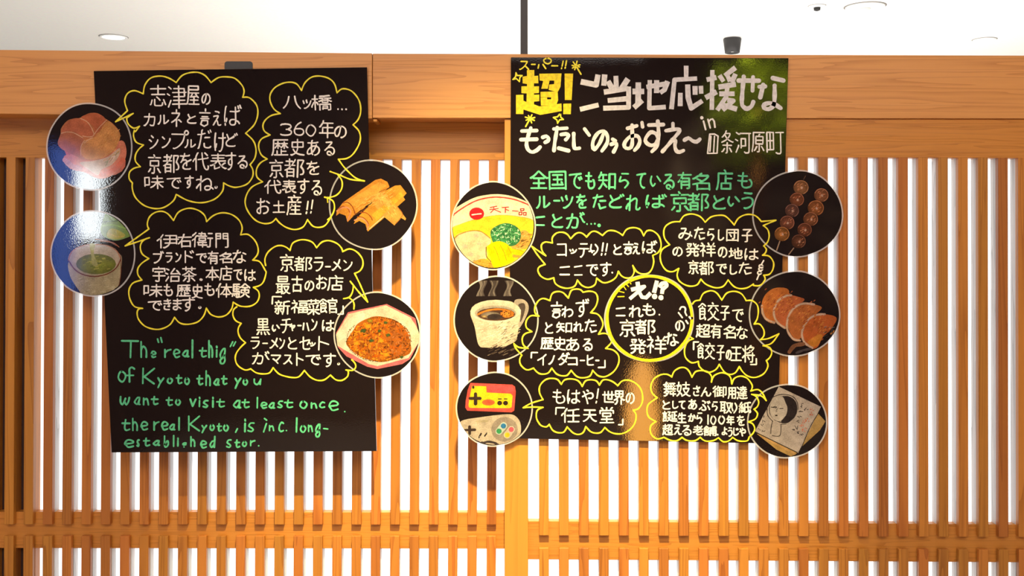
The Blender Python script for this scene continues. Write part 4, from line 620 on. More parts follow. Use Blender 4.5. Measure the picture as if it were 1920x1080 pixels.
bubble(rb, 'Y 285,445 220,380 205,290 250,200 340,150 420,150 470,180 | 500,110 570,65 640,65 690,110 725,185 | 770,115 850,100 930,120 975,180 972,245 | 1000,170 1080,130 1150,135 1210,180 1230,270 | 1260,200 1340,170 1420,195 1475,260 1490,310 1470,358 | 1560,340 1620,390 1665,480 | 1600,420 1480,400 | 1540,430 1570,500 1550,560 1510,590 | 1555,640 1530,710 1440,750 | 1490,770 1520,830 1500,890 1450,940 | 1430,985 1370,995 1300,985 1240,945 | 1190,990 1120,1000 1060,950 | 1000,985 920,995 870,980 830,945 | 770,985 700,990 640,975 600,945 | 540,985 460,985 370,945 | 290,965 220,920 195,850 210,790 270,745 | 180,690 155,600 180,520 285,445',
 [('Y', '舞 360 240 525 430; 妓 525 240 710 430; さ 735 290 830 425; ん 835 310 970 430; 御 985 290 1165 440; 用 1175 310 1285 460; 達 1290 295 1430 465; と 350 475 455 595; し 475 480 555 585; て 555 480 645 590; あ 675 460 790 595; ぶ 810 475 960 610; ら 975 490 1060 615; 取 1075 490 1230 645; り 1220 505 1300 645; 紙 1315 495 1475 640; 誕 350 610 545 750; 生 540 630 655 765; か 675 640 775 750; ら 780 630 865 775; 1 910 655 945 785; 0 955 665 1035 785; 0 1055 665 1145 780; 年 1160 665 1265 795; を 1290 665 1395 800; 超 350 775 490 920; え 495 780 600 915; る 600 790 720 925; 老 735 790 870 920; 舗 870 800 1040 930; よ 1100 810 1175 920; う 1175 815 1240 940; じ 1245 820 1320 925; や 1320 820 1410 935')],
 w=2.6, extra=dots(('Y', 1050, 910, 3)))
# ---------------------------------------------------------------- laminated picture discs
m, n, l, b = new_mat('pastel_print'); M_print = m
at = n.new('ShaderNodeVertexColor'); at.layer_name = 'Col'; tc = n.new('ShaderNodeTexCoord')
nz = n.new('ShaderNodeTexNoise'); nz.inputs['Scale'].default_value = 420; nz.inputs['Detail'].default_value = 5; l.new(tc.outputs['Object'], nz.inputs['Vector'])
nb = n.new('ShaderNodeTexNoise'); nb.inputs['Scale'].default_value = 60; nb.inputs['Detail'].default_value = 3; l.new(tc.outputs['Object'], nb.inputs['Vector'])
ad = n.new('ShaderNodeMath'); ad.operation = 'ADD'; l.new(nz.outputs['Fac'], ad.inputs[0]); l.new(nb.outputs['Fac'], ad.inputs[1])
mr = n.new('ShaderNodeMapRange'); mr.inputs['From Min'].default_value = .7; mr.inputs['From Max'].default_value = 1.3; mr.inputs['To Min'].default_value = .5; mr.inputs['To Max'].default_value = .92
l.new(ad.outputs[0], mr.inputs['Value']); sc_ = n.new('ShaderNodeVectorMath'); sc_.operation = 'SCALE'; l.new(at.outputs['Color'], sc_.inputs[0]); l.new(mr.outputs[0], sc_.inputs['Scale'])
l.new(sc_.outputs[0], b.inputs['Base Color']); b.inputs['Roughness'].default_value = .07
bp = n.new('ShaderNodeBump'); bp.inputs['Strength'].default_value = .07; bp.inputs['Distance'].default_value = .0004; l.new(ad.outputs[0], bp.inputs['Height']); l.new(bp.outputs[0], b.inputs['Normal'])
M_disc = glossy_black('laminated_black_print', (27, 20, 22), .02, .08)
m, n, l, b = new_mat('clear_laminate'); M_lam = m
b.inputs['Base Color'].default_value = (.82, .78, .76, 1); b.inputs['Alpha'].default_value = .38; b.inputs['Roughness'].default_value = .12
def curled(cx, cy, rx, ry, n=72, ph=0, am=.012): return [(cx+rx*math.cos(2*math.pi*k/n)*(1+am*math.sin(3*2*math.pi*k/n+ph)), cy+ry*math.sin(2*math.pi*k/n)*(1+am*math.sin(4*2*math.pi*k/n+ph*2))) for k in range(n)]
class Pic(Ink):
    LAY = 0
    def __init__(s, key, crop):
        s.D = DD[key]; s.crop = crop; Ink.__init__(s, lambda x, y: YD-.00012); s.k = 0
    def P(s, x, y):
        ox, oy, sc = s.crop; X, Y = ox+x/sc, oy+y/sc; cx, cy, rx, ry = s.D; d = math.hypot((X-cx)/(rx-4), (Y-cy)/(ry-4))
        return (X, Y) if d <= 1 else (cx+(X-cx)/d, cy+(Y-cy)/d)
    def V(s, x, y, dz):
        cx, cy, rx, ry = s.D; d = math.hypot((x-cx)/(rx-3.4), (y-cy)/(ry-3.4))
        if d > 1: x, y = cx+(x-cx)/d, cy+(y-cy)/d
        s.v.append(W(x, y, YD-.0001-s.k*1.3e-6)); return len(s.v)-1
    def pts(s, spec, sm=False, closed=False):
        p = [tuple(map(float, q.split(','))) for q in spec.split()]
        if sm:
            if closed: p = p+[p[0]]
            p = smooth(p, 12, closed)
            if closed: p = p[:-1]
        return [s.P(*q) for q in p]
    def shape(s, spec, col, sm=False): s.k += 1; s.poly(s.pts(spec, sm, True), col)
    def line(s, spec, w, col, sm=True):
        s.k += .45; p = s.pts(spec, sm and len(spec.split()) > 2)
        s.stroke(p, w/s.crop[2], col)
    def blob(s, x, y, rx, ry, col, col2=None, rot=0, jag=0, n=20):
        """filled ellipse, colour running from centre to edge"""
        s.k += 1; c, q = math.cos(rot), math.sin(rot); i0 = len(s.v); col2 = col2 or col
        X, Y = s.P(x, y); s.V(X, Y, 0); rr = [1+random.uniform(-jag, jag) for _ in range(n)]
        for f in (.55, 1):
            for k in range(n):
                a = 2*math.pi*k/n; u, v = rx*f*rr[k]*math.cos(a), ry*f*rr[k]*math.sin(a); s.V(*s.P(x+u*c-v*q, y+u*q+v*c), 0)
        md = tuple((a+b)/2 for a, b in zip(col, col2))
        for k in range(n):
            j = (k+1) % n
            s.f.append((i0, i0+1+k, i0+1+j)); s.c.append([col, md, md])
            s.f.append((i0+1+k, i0+1+n+k, i0+1+n+j, i0+1+j)); s.c.append([md, col2, col2, md])
def disc(key, label, crop=None, draw=None, parts='picture'):
    cx, cy, rx, ry = DD[key]; base = W(cx, cy, YF-.0002); ph = cx
    me = slab('picture_disc', curled(cx, cy, rx-2.8, ry-2.8, ph=ph), YD-.00005, YF-.00028)
    for v in me.vertices: v.co -= base
    o = link('picture_disc', me, M_disc, None, base); tag(o, label, 'picture disc', 'round laminated picture discs stuck on the boards')
    out = curled(cx, cy, rx, ry, ph=ph); inn = curled(cx, cy, rx-2.9, ry-2.9, ph=ph); N = len(out)
    f = [W(x, y, YD+.0001) for x, y in out+inn]; bk = [Vector((v.x, YF-.0003, v.z)) for v in f]
    fs = []
    for k in range(N):
        j = (k+1) % N; fs += [(k, j, N+j, N+k), (2*N+k, 3*N+k, 3*N+j, 2*N+j), (k, 2*N+k, 2*N+j, j)]
    link('laminate_edge', fixn(mesh('laminate_edge', f+bk, fs)), M_lam, o)
    if draw:
        random.seed(key); p = Pic(key, crop); draw(p); q = link(parts, p.mesh(parts), M_print, o)
    return o
def bun(p):
    p.blob(590, 640, 360, 210, (214, 120, 92), (206, 104, 78), .35)
    p.shape('240,650 300,780 470,830 640,900 800,850 920,700 940,560 880,470 700,600 400,620', (222, 128, 100), True)
    p.shape('420,720 560,700 720,660 840,570 870,560 860,640 780,740 660,800 620,860 520,800', (214, 178, 152), True)
    p.line('250,690 330,760 420,790', 60, (214, 140, 128)); p.line('660,860 800,800 900,690', 50, (226, 112, 82))
    for k in range(14): p.line('%d,%d %d,%d' % (700+k*10, 740-k*9+random.randint(-30, 30), 730+k*10, 710-k*9+random.randint(-20, 20)), 9, random.choice([(190, 150, 120), (160, 150, 110), (228, 196, 178)]))
    p.shape('170,500 200,400 210,330 290,240 420,215 520,165 620,165 700,220 800,290 870,390 850,500 780,610 660,680 480,690 360,640 220,570', (196, 116, 72), True)
    p.shape('600,420 720,260 800,300 870,400 850,500 780,600 660,670 500,680 430,600 450,480', (216, 146, 84), True)
    p.shape('430,220 520,170 620,168 700,225 660,320 600,390 560,300', (196, 104, 70), True); p.shape('210,380 300,245 420,222 520,280 565,350 560,420 480,430 330,370', (200, 110, 76), True)
    p.shape('175,500 215,400 340,380 450,450 430,560 420,650 300,610 210,560', (190, 108, 66), True)
    for q in ('425,222 500,260 550,330 575,410 520,430 450,420', '210,390 270,375 350,385 450,440', '580,400 640,320 720,240', '470,470 430,540 430,640', '560,440 500,470 470,500'): p.line(q, 9, (226, 172, 132))
    for k in range(60):
        x, y = random.gauss(700, 80), random.gauss(500, 80); p.line('%f,%f %f,%f' % (x, y, x+22, y-18), 7, random.choice([(228, 164, 92), (206, 130, 66), (222, 150, 88)]))
disc('bun', 'disc picturing a brown bread roll, top left of the left board', (80, 185, 6), bun)
def tea(p):
    p.shape('640,200 700,70 860,160 960,320 900,370 780,395 660,350 620,270', (120, 150, 66), True); p.line('640,190 720,180 810,175', 10, (70, 90, 44))
    p.shape('700,290 760,260 840,290 900,340 820,380 700,360', (178, 172, 52), True); p.line('720,320 800,350 880,350', 12, (206, 180, 60)); p.line('650,230 760,220 900,260', 16, (140, 180, 76))
    p.shape('265,640 280,800 380,960 430,1010 620,1030 760,1000 830,880 850,760 850,560 700,720 420,740', (176, 160, 124), True)
    p.blob(555, 600, 300, 160, (196, 178, 156), (186, 166, 144)); p.line('260,620 300,520 420,455 560,440 700,455 800,510 848,600', 12, (178, 116, 84))
    p.blob(570, 660, 225, 115, (146, 150, 50), (104, 108, 40)); p.line('262,620 330,720 430,780 560,800 700,770 800,700 850,600', 13, (116, 58, 36))
    for k in range(46):
        a, r = random.uniform(0, 6.28), random.uniform(0, .85); x, y = 570+210*r*math.cos(a), 660+100*r*math.sin(a); p.line('%f,%f %f,%f' % (x, y, x+30, y-6), 8, random.choice([(166, 164, 60), (112, 124, 40), (190, 182, 80), (90, 96, 36)]))
    p.shape('500,440 560,440 545,540 590,670 530,670 515,560', (170, 166, 96), True)
    for k in range(40): x, y = random.uniform(330, 800), random.uniform(810, 980); p.line('%f,%f %f,%f' % (x, y, x+30, y-8), 7, random.choice([(190, 176, 140), (160, 146, 110), (204, 192, 158)]))
    p.line('560,380 700,400 800,450', 14, (122, 60, 36)); p.line('620,400 760,420 830,470', 8, (184, 92, 50)); p.line('850,560 850,760 830,900', 9, (110, 58, 40))
disc('tea', 'disc picturing green tea in a pale cup, left edge of the left board', (85, 385, 6), tea)
def yatsu(p):
    O1, O2 = (226, 150, 52), (240, 180, 86)
    p.shape('145,650 150,600 215,510 560,270 620,255 690,290 712,340 640,410 340,640 265,720 245,650 180,625', (224, 146, 56))
    p.shape('640,400 770,330 830,325 895,410 860,450 880,480 790,560 480,820 455,740 390,705 330,740 360,680', (228, 152, 56))
    p.shape('500,430 560,385 640,400 790,550 890,680 880,700 830,670 765,755 640,650 520,500', (232, 164, 78))
    p.shape('230,520 600,290 680,330 380,560', (236, 168, 74)); p.shape('520,640 830,400 860,440 580,700', (240, 176, 60)); p.shape('540,430 620,400 760,550 700,560', (240, 182, 92))
    for q, w_, c in (('215,515 270,510 320,560 345,630', 10, (150, 72, 34)), ('160,580 220,550 270,580 290,620', 9, (176, 88, 46)), ('390,615 460,620 510,660 530,700', 10, (160, 76, 34)), ('370,660 430,670 480,720 490,760', 9, (150, 70, 34)), ('330,650 420,600 480,560', 7, (120, 70, 44)), ('650,660 500,790', 8, (236, 214, 180)), ('600,400 710,350', 6, (130, 80, 40)), ('150,600 240,560 300,600 265,700', 14, (228, 150, 110)), ('340,700 420,680 480,740 475,800', 14, (228, 150, 110)), ('800,560 850,640 775,740', 7, (190, 112, 50))): p.line(q, w_, c)
    for k in range(80):
        t, u = random.random(), random.uniform(-.5, .5); x, y = 330+t*420, 560-t*150+u*120; p.line('%f,%f %f,%f' % (x, y, x+26, y-16), 6, random.choice([(242, 186, 90), (214, 138, 56), (246, 196, 110)]))
    for k in range(50): x, y = random.uniform(560, 800), random.uniform(440, 640); p.line('%f,%f %f,%f' % (x, y, x+14, y+18), 6, random.choice([(246, 196, 108), (216, 144, 60), (236, 170, 76)])) if abs((y-430)-(x-560)*.8) < 90 else None
disc('yatsu', 'disc picturing golden rolled biscuits, upper right edge of the left board', (605, 290, 5.684), yatsu)
def rice(p):
    W_ = (226, 206, 182)
    p.shape('40,520 200,280 650,185 980,350 1060,560 1040,640 920,820 830,880 540,938 420,910 180,790 60,690', (206, 110, 118))
    p.shape('50,540 205,300 640,200 930,345 1050,560 1040,640 900,810 540,905 440,880 200,740 70,670', W_)
    p.shape('100,540 230,350 400,290 330,420 180,600 200,700 110,650', (236, 220, 198), True); p.shape('700,260 930,360 1030,560 960,640 900,480 760,340', (232, 212, 186), True)
    p.shape('180,620 260,490 330,400 500,330 640,340 780,390 880,500 925,640 925,740 850,790 620,855 480,840 340,790 220,700', (176, 96, 34), True)
    pal = [(228, 116, 24), (206, 92, 20), (240, 150, 34), (160, 74, 24), (216, 132, 44), (120, 62, 26), (232, 128, 36)]; pr = [(150, 78, 34), (180, 100, 48), (120, 62, 28), (196, 116, 60), (206, 96, 24)]
    for k in range(620):
        a, r = random.uniform(0, 6.28), math.sqrt(random.random())*1.0; x, y = 560+362*r*math.cos(a), 596+248*r*math.sin(a)
        if x < 420 and y < 470-(x-250)*.4: continue
        if x > 800 and y < 440: continue
        t = random.uniform(0, 3.14); p.line('%f,%f %f,%f' % (x-9*math.cos(t), y-9*math.sin(t), x+9*math.cos(t), y+9*math.sin(t)), random.uniform(9, 17), random.choice(pr if x > 690 else pal))
    for k in range(90):
        a = k/90*6.28; x, y = 556+368*math.cos(a), 596+252*math.sin(a)
        if x < 420 and y < 430: x, y = x+50, y+40
        p.line('%f,%f %f,%f' % (x, y, x+random.uniform(-14, 14), y+random.uniform(-8, 8)), 8, random.choice([(90, 62, 30), (70, 76, 34), (130, 70, 26), (60, 40, 24)]))
    for x, y, r in ((380, 495, 34), (635, 400, 24), (565, 495, 22), (665, 545, 26), (470, 610, 30), (820, 800, 22)): p.blob(x, y, r, r*.7, (70, 96, 52), (90, 80, 34), jag=.25)
    p.blob(455, 378, 34, 22, (196, 150, 44), (130, 110, 34), jag=.2)
    for x, y in ((430, 440), (640, 770), (300, 640), (580, 610)): p.blob(x, y, 38, 26, (246, 160, 40), (226, 128, 34), jag=.3)
disc('rice', 'disc picturing orange fried rice on a white plate, right edge of the left board', (620, 540, 6.172), rice)
def ramen(p):
    p.shape('60,420 100,370 300,255 450,215 600,205 760,230 930,300 1000,400 1010,520 900,900 540,1050 200,930 60,650', (238, 214, 190), True)
    p.shape('60,600 200,530 400,470 600,440 800,450 1005,510 1000,700 800,960 540,1050 300,990 100,760', (246, 204, 52), True)
    p.line('85,440 180,370 320,290 450,250 600,238 780,265 940,325', 15, (204, 66, 62)); p.line('75,590 200,530 400,470 600,440 800,452 1000,500', 5, (200, 160, 90))
    p.blob(353, 424, 84, 70, (222, 34, 44), (214, 40, 46)); p.line('300,437 350,430 402,425', 13, (250, 236, 226))
    for q in ('505,355 580,340', '500,378 595,366', '545,350 545,378 510,412', '545,375 622,408', '640,355 712,350', '676,352 674,412', '680,375 712,388', '755,392 820,396', '845,370 885,368 882,388 848,390 845,370', '830,408 862,406 860,436 830,438 830,408', '878,412 910,412 908,440 880,440 878,412'): p.line(q, 11, (206, 60, 62), False)
    p.shape('90,720 150,650 300,610 400,625 500,690 505,760 460,800 470,900 430,960 300,980 180,900 100,790', (232, 196, 158), True)
    p.line('95,715 150,660 280,618 400,625 505,700', 12, (176, 132, 60)); p.line('460,800 462,900 510,960 550,1010', 9, (110, 76, 40))
    for x, y, r in ((350, 670, 40), (220, 790, 46), (380, 760, 36), (290, 880, 40)): p.blob(x, y, r, r*.7, (204, 178, 160), (228, 194, 158), jag=.2)
    p.shape('300,980 430,930 540,990 560,1050 400,1030', (222, 156, 62), True)
    for k in range(26): x, y = random.uniform(300, 540), random.uniform(950, 1030); p.line('%f,%f %f,%f' % (x, y, x+22, y+random.uniform(-12, 12)), 6, random.choice([(140, 96, 40), (240, 190, 100), (196, 130, 50)]))
    p.shape('850,620 920,620 960,700 920,800 820,830 740,800 800,740', (216, 160, 76), True)
    for k in range(50): x, y = random.uniform(770, 960), random.uniform(640, 830); p.line('%f,%f %f,%f' % (x, y, x+26, y-random.uniform(4, 20)), 6, random.choice([(130, 90, 40), (236, 190, 116), (180, 120, 60), (90, 62, 36)]))
    p.shape('510,620 600,550 700,530 800,570 850,640 830,740 740,790 620,750 540,750', (56, 116, 72), True)
    for k in range(240):
        a, r = random.uniform(0, 6.28), math.sqrt(random.random()); x, y = 678+165*r*math.cos(a), 656+122*r*math.sin(a); t = random.uniform(0, 3.14)
        p.line('%f,%f %f,%f' % (x-10*math.cos(t), y-10*math.sin(t), x+10*math.cos(t), y+10*math.sin(t)), 7, random.choice([(60, 140, 84), (120, 184, 130), (196, 226, 190), (34, 92, 58), (80, 160, 100)]))
    p.shape('480,790 560,740 640,740 720,790 760,900 770,950 640,1010 550,1035 500,900', (252, 206, 10), True)
    for q in ('545,790 580,860 610,950', '620,780 660,860 690,950', '700,790 740,870', '730,815 850,840 885,855'): p.line(q, 7, (206, 150, 20))
    p.shape('730,810 890,855 850,910 760,880', (250, 200, 20)); p.line('770,900 850,920', 30, (200, 150, 60))
disc('ramen', 'disc picturing yellow ramen with green onion, left edge of the right board', (835, 330, 6), ramen)
def coffee(p):
    p.shape('745,335 830,305 895,350 905,430 850,560 790,640 800,520', (176, 160, 148), True); p.shape('790,370 850,350 870,400 840,520 810,560 820,440', (84, 70, 66), True)
    p.shape('255,440 300,620 345,820 430,850 620,840 740,790 775,740 800,560 815,440 700,330 400,340', (212, 192, 170), True)
    p.blob(535, 435, 280, 122, (188, 170, 154), (222, 204, 184)); p.blob(535, 465, 235, 88, (150, 136, 122), (170, 156, 142))
    p.blob(540, 475, 215, 72, (70, 48, 42), (90, 60, 46)); p.line('335,478 420,440 540,420 660,430 735,465', 20, (214, 122, 48)); p.blob(665, 470, 72, 42, (230, 144, 60), (206, 116, 44), jag=.15)
    p.blob(480, 485, 110, 40, (150, 138, 128), (110, 92, 80)); p.blob(525, 505, 85, 34, (52, 42, 44), (64, 52, 50)); p.blob(410, 500, 34, 16, (196, 170, 120), (120, 90, 60))
    for k in range(16): p.blob(665+random.uniform(-60, 55), 470+random.uniform(-30, 30), 6, 5, (60, 34, 24))
    p.line('258,440 300,500 400,545 540,562 680,540 790,480 812,430', 16, (230, 212, 194))
    for k in range(170): x, y = random.uniform(310, 780), random.uniform(570, 820); p.line('%f,%f %f,%f' % (x, y, x+34, y-10), 6, random.choice([(232, 214, 192), (196, 176, 156), (218, 200, 178), (240, 226, 206)])) if x > 280+(y-560)*.28 and y < 850-(x-400)*.22 else None
    for k in range(46): x, y = random.uniform(560, 770), random.uniform(570, 800); p.line('%f,%f %f,%f' % (x, y, x+24, y-14), 5, random.choice([(110, 96, 86), (70, 60, 56), (246, 236, 220)]))
    for sx, c in ((380, 1), (510, 1), (680, 1)):
        for j in range(9): p.line(' '.join('%f,%f' % (sx+j*9-36+22*math.sin(t*1.1+j*.2), 100+t*42) for t in range(0, 5)), 10, random.choice([(92, 80, 78), (124, 112, 108), (72, 62, 62)]))
    for k in range(22): x, y = random.uniform(440, 720), random.uniform(830, 960); p.line('%f,%f %f,%f' % (x, y, x+50, y-24), 7, random.choice([(96, 80, 72), (70, 56, 52), (130, 112, 100)]))
disc('coffee', 'disc picturing a steaming white coffee cup, left edge of the right board', (840, 510, 6), coffee)
def games(p):
    R_, Y_ = (216, 84, 78), (252, 204, 40); K_ = (66, 50, 44)
    p.shape('250,188 780,210 815,235 825,300 805,540 770,562 210,540 185,500 190,420 215,280', R_); p.shape('460,215 780,222 810,300 640,315 470,310', (222, 88, 92))
    p.shape('270,225 450,232 455,310 760,325 785,350 770,500 740,508 240,505 225,480 235,400', Y_)
    p.line('245,385 372,385', 42, K_); p.line('315,330 315,452', 42, K_); p.blob(286, 243, 16, 20, K_); p.blob(478, 436, 82, 40, (224, 82, 66), (232, 110, 60))
    for x in (620, 695): p.blob(x, 444, 31, 29, (64, 44, 38), (56, 42, 38)); p.line('%d,392 %d,392' % (x-16, x+20), 13, K_)
    G_ = (196, 178, 162)
    p.shape('118,690 200,650 400,620 620,592 780,590 860,650 890,740 880,840 820,930 700,975 560,975 440,965 300,960 190,880 110,800', G_, True)
    p.blob(682, 778, 168, 158, (142, 126, 118), (158, 142, 132)); p.line('380,975 460,935 560,950 600,985', 30, (62, 52, 52))
    p.line('180,788 305,782', 32, K_); p.line('240,745 240,832', 34, K_); p.line('385,832 358,880', 22, (60, 48, 46)); p.line('460,822 430,862', 20, (60, 48, 46)); p.line('330,680 460,670', 30, (182, 166, 140))
    p.line('612,800 670,732', 84, (186, 196, 190), False); p.line('716,848 768,778', 84, (206, 190, 176), False)
    for x, y, c in ((668, 734, (50, 116, 172)), (612, 800, (60, 150, 96)), (768, 778, (232, 90, 108)), (716, 848, (236, 200, 52))): p.blob(x, y, 33, 33, c)
    for k in range(60): x, y = random.uniform(160, 500), random.uniform(680, 930); p.line('%f,%f %f,%f' % (x, y, x+16, y-8), 5, random.choice([(206, 190, 174), (180, 162, 148)])) if not (170 < x < 320 and 730 < y < 840) else None
disc('games', 'disc picturing two game controllers, bottom left of the right board', (845, 690, 6.753), games)
def dango(p):
    p.line('330,968 372,855', 12, (176, 140, 116)); p.line('470,1018 530,930', 12, (176, 140, 116)); p.line('640,160 662,120', 9, (110, 80, 66))
    B = [(612, 248, 86, (176, 116, 76)), (565, 385, 82, (150, 84, 56)), (510, 510, 80, (128, 82, 70)), (455, 645, 84, (150, 88, 66)), (397, 772, 86, (184, 116, 60)), (840, 335, 82, (172, 106, 72)), (778, 480, 92, (170, 100, 58)), (720, 605, 84, (150, 90, 60)), (652, 725, 82, (138, 78, 54)), (585, 855, 82, (120, 72, 52))]
    for x, y, r, c in B:
        p.blob(x, y, r, r*.95, c, tuple(v*.62 for v in c), jag=.02); p.line(' '.join('%f,%f' % (x+r*.92*math.cos(t*.5-2.8), y+r*.88*math.sin(t*.5-2.8)) for t in range(0, 9)), 7, tuple(min(255, v*1.12+14) for v in c))
        for k in range(16): a, q = random.uniform(0, 6.28), random.uniform(0, .6)*r; p.line('%f,%f %f,%f' % (x+q*math.cos(a), y+q*math.sin(a), x+q*math.cos(a)+14, y+q*math.sin(a)-10), 8, random.choice([tuple(min(255, v*1.25) for v in c), tuple(v*.7 for v in c), (206, 134, 92)]))
        p.blob(x+8, y+4, 13, 15, (226, 190, 170), (190, 140, 110), jag=.2)
disc('dango', 'disc picturing two skewers of brown dumplings, right edge of the right board', (1400, 310, 6), dango)
def gyoza(p):
    def g(sh, rim, c):
        p.shape(sh, c, True); p.line(rim, 26, (190, 150, 128)); p.line(rim, 12, (214, 178, 154))
    g('170,450 200,330 290,250 400,235 470,260 470,320 400,500 310,630 220,600', '172,440 180,520 220,590 310,630', (196, 110, 52))
    for s_ in (('310,480 360,370 470,320 600,345 650,375 560,460 520,600 440,690 350,640', '430,690 340,620 305,510 350,390 440,330 500,322', (190, 100, 60)), ('455,640 500,500 600,430 720,420 845,460 760,560 700,700 600,810 520,790', '600,830 520,810 455,700 470,560 540,460 640,415 760,425', (184, 104, 56)), ('625,760 660,640 760,550 880,535 1010,575 960,690 860,790 800,900 740,920 660,860', '740,915 650,850 622,740 680,610 780,545 880,535', (194, 98, 50))):
        g(*s_)
    for cx, cy in ((300, 400), (450, 450), (640, 580), (830, 670)):
        for k in range(60): x, y = random.gauss(cx, 62), random.gauss(cy, 62); p.line('%f,%f %f,%f' % (x, y, x+14, y-12), 10, random.choice([(206, 116, 56), (164, 80, 42), (220, 138, 66), (184, 96, 58)]))
    p.shape('690,840 820,760 850,790 800,880 740,900', (214, 134, 54), True); p.line('480,960 540,890 640,870', 44, (128, 84, 62)); p.line('560,970 640,940 720,925', 26, (80, 70, 74))
    for k in range(20): x, y = random.uniform(860, 980), random.uniform(680, 800); p.line('%f,%f %f,%f' % (x, y, x+26, y-10), 5, random.choice([(130, 126, 124), (80, 74, 70), (56, 50, 46)]))
disc('gyoza', 'disc picturing four fried crescent dumplings, right edge of the right board', (1400, 500, 6), gyoza)
def paper(p):
    p.shape('905,440 1000,540 930,650 690,870 620,960 560,1000 380,900 130,700', (182, 144, 86)); p.line('210,740 480,880 600,950', 26, (198, 152, 96)); p.shape('900,450 990,540 700,850', (184, 148, 92))
    p.shape('400,75 940,355 655,945 105,665', (186, 170, 162)); K_ = (48, 38, 38)
    p.line('105,675 640,935', 10, K_); p.line('905,440 800,620 700,860', 9, K_); p.line('655,940 700,850', 8, K_)
    p.blob(462, 390, 180, 170, (44, 36, 38)); p.blob(465, 388, 172, 162, (178, 164, 158))
    p.shape('455,230 540,225 620,290 640,390 600,490 520,560 440,560 450,510 500,460 515,370 490,300', (50, 42, 44), True); p.shape('300,330 350,250 450,228 490,300 515,370 500,450 450,520 400,540 330,500 295,420', (188, 174, 166), True)
    p.line('260,400 262,330 310,250 390,210 480,200 580,225 640,300 650,390', 9, K_); p.line('255,380 270,470 330,540', 9, K_); p.line('325,545 310,620 305,695', 9, K_); p.line('435,580 420,720 325,722', 9, K_); p.line('430,578 500,575', 8, K_)
    p.line('330,365 362,350 380,362', 8, K_); p.line('312,360 375,368', 9, K_); p.line('420,378 460,376', 11, K_); p.line('398,372 370,408 385,416', 5, K_); p.blob(376, 466, 17, 9, K_); 
    for cx, cy in ((705, 330), (740, 375), (690, 410), (670, 480), (655, 545), (640, 600), (615, 640), (650, 680), (690, 715)):
        for k in range(4): x, y = cx+random.uniform(-24, 24), cy+random.uniform(-18, 18); p.line('%f,%f %f,%f' % (x, y, x+random.uniform(-22, 22), y+random.uniform(-14, 22)), 8, K_)
    for cx, cy in ((820, 400), (810, 460), (770, 520), (730, 550), (700, 600), (720, 640)):
        for k in range(5): x, y = cx+random.uniform(-24, 24), cy+random.uniform(-20, 20); p.line('%f,%f %f,%f' % (x, y, x+random.uniform(-22, 22), y+random.uniform(-18, 18)), 8, (206, 110, 84))
    for cx, cy in ((210, 470), (205, 530), (190, 590), (160, 630), (200, 660)):
        for k in range(3): x, y = cx+random.uniform(-16, 16), cy+random.uniform(-12, 12); p.line('%f,%f %f,%f' % (x, y, x+random.uniform(-22, 22), y+random.uniform(-14, 20)), 7, K_)
disc('paper', 'disc picturing a paper packet printed with a face, bottom right of right board', (1400, 710, 6.753), paper)
# the eleventh disc, with the thick yellow ring
d11 = disc('ring', 'black disc with thick yellow ring and white writing, on the right board')
cx, cy, rx, ry = DD['ring']; ink = Ink(lambda x, y: YD-.0004)
ink.stroke([(cx+79.5*math.cos(k*math.pi/30), cy+79*math.sin(k*math.pi/30)) for k in range(61)], 5.2)
ring = link('yellow_ring', ink.mesh('yellow_ring'), M_gold, d11)
ink = Ink(lambda x, y: YD-.0004)
lines(ink, 'U', '345,160 358,184|312,190 332,212|283,214 305,246|230,262 285,276|218,320 284,318', 1.9); link('tick_marks', ink.mesh('tick_marks'), M_gold, d11)
ink = Ink(lambda x, y: YD-.0004)
lines(ink, 'U', '430,178 436,222|375,242 500,212 355,335|455,285 475,325 520,330 558,292', 7.2, 'flat'); lines(ink, 'U', '632,165 608,262', 8.2, 'flat')
lines(ink, 'U', '668,208 690,180 730,175 740,205 700,235 690,275', 7.0, 'flat', curve=True); dots(('U', 610, 317, 9.2), ('U', 678, 330, 9.6))(ink)
write(ink, 'U', 'こ 195 430 300 530; れ 335 410 490 545; も 480 390 620 525; 京 235 560 405 750; 都 400 560 620 725; 発 345 765 520 930; 祥 525 735 740 930', 3.0)
write(ink, 'U', 'な 725 695 860 850', 3.0, -.25); write(ink, 'U', 'の 828 572 932 692', 3.0, -.2)
lines(ink, 'U', '865,490 905,542|945,575 965,605|980,535 992,552', 3.0); lines(ink, 'U', '880,455 895,430 930,432 940,460 935,485 952,520', 3.0, curve=True); dots(('U', 660, 510, 3))(ink)
link('lettering', ink.mesh('lettering'), M_chalk, d11)
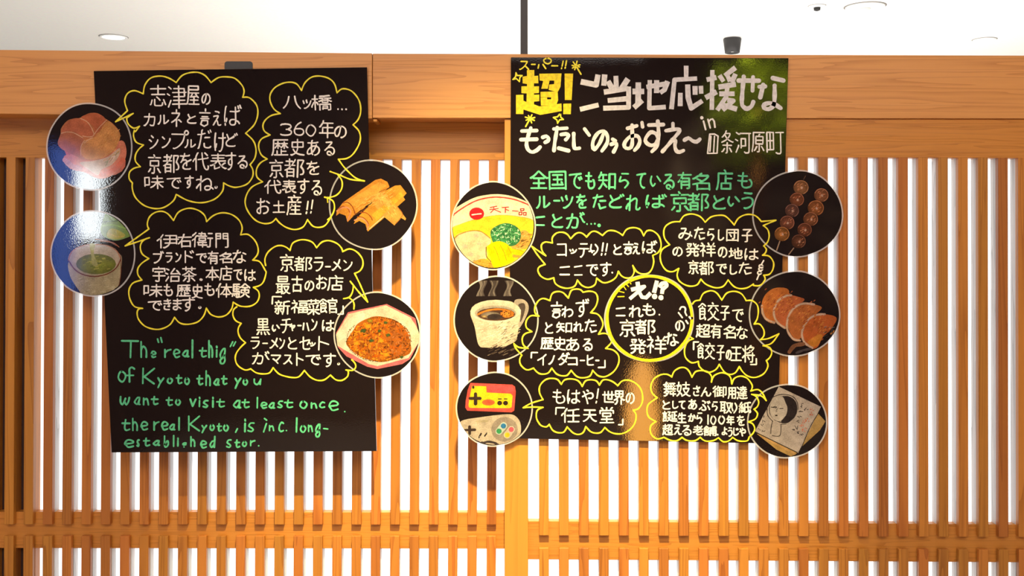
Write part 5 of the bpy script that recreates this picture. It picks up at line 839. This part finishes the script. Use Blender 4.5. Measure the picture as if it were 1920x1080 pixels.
# ---------------------------------------------------------------- behind the viewer: tree and glow put in for their reflections in the glossy boards
def mirror(px_, py, s): p = W(px_, py, YF)-Vector((0, 0, CAMZ)); return Vector((p.x*(1+s), YF-s*YF, CAMZ+p.z*(1+s)))
c = mirror(1420, 165, 2.4)
t = empty('potted_tree', (c.x, c.y, 0)); tag(t, 'tall green potted tree, seen only mirrored in the right board', 'plant')
link('pot', lathe('pot', [(.16, 0), (.2, .02), (.25, .42), (.23, .44), (.21, .4)]), M_spotmetal, t, (0, 0, 0))
link('trunk', lathe('trunk', [(.035, .38), (.028, 1.0), (.018, c.z-.1)], 10), M_frame, t, (0, 0, 0))
vs, fs = [], []
for k in range(650):
    a, e, r = random.uniform(0, 6.28), random.uniform(-1, 1), random.uniform(.05, .42); ctr = Vector((r*math.cos(a), r*math.sin(a), c.z-.2+e*.36))
    d = Vector((random.uniform(-1, 1), random.uniform(-1, 1), random.uniform(-.6, .6))).normalized(); q = d.orthogonal(); i = len(vs)
    vs += [ctr, ctr+d*.05+q*.02, ctr+d*.11, ctr+d*.05-q*.02]; fs.append((i, i+1, i+2, i+3))
tag(link('foliage', mesh('foliage', vs, fs), flat('leaf_green', (150, 170, 30), .4), t, (0, 0, 0)), kind='stuff')
light('foliage_fill_spot', 'SPOT', (c.x-.3, c.y+1.1, CAMZ+1.55), (c.x, c.y, c.z-.15), 1000, (1, .92, .6), spot_size=math.radians(38), shadow_soft_size=.05)  # added fill, brightens the leaves until their reflection shows
c = mirror(1205, 770, 2.2)
t = empty('amber_reflection_glow', (c.x, c.y, 0)); tag(t, 'unseen amber glow added for the warm reflection in the right board', 'lamp')
link('stand', lathe('stand', [(.16, 0), (.16, .02), (.02, .03), (.02, c.z-.3)], 20), M_spotmetal, t, (0, 0, 0))
link('shade', lathe('shade', [(.05, c.z-.3), (.10, c.z-.2), (.12, c.z), (.08, c.z+.22), (.04, c.z+.34)], 24), M_amber, t, (0, 0, 0))  # made-up glowing body, there only to be mirrored
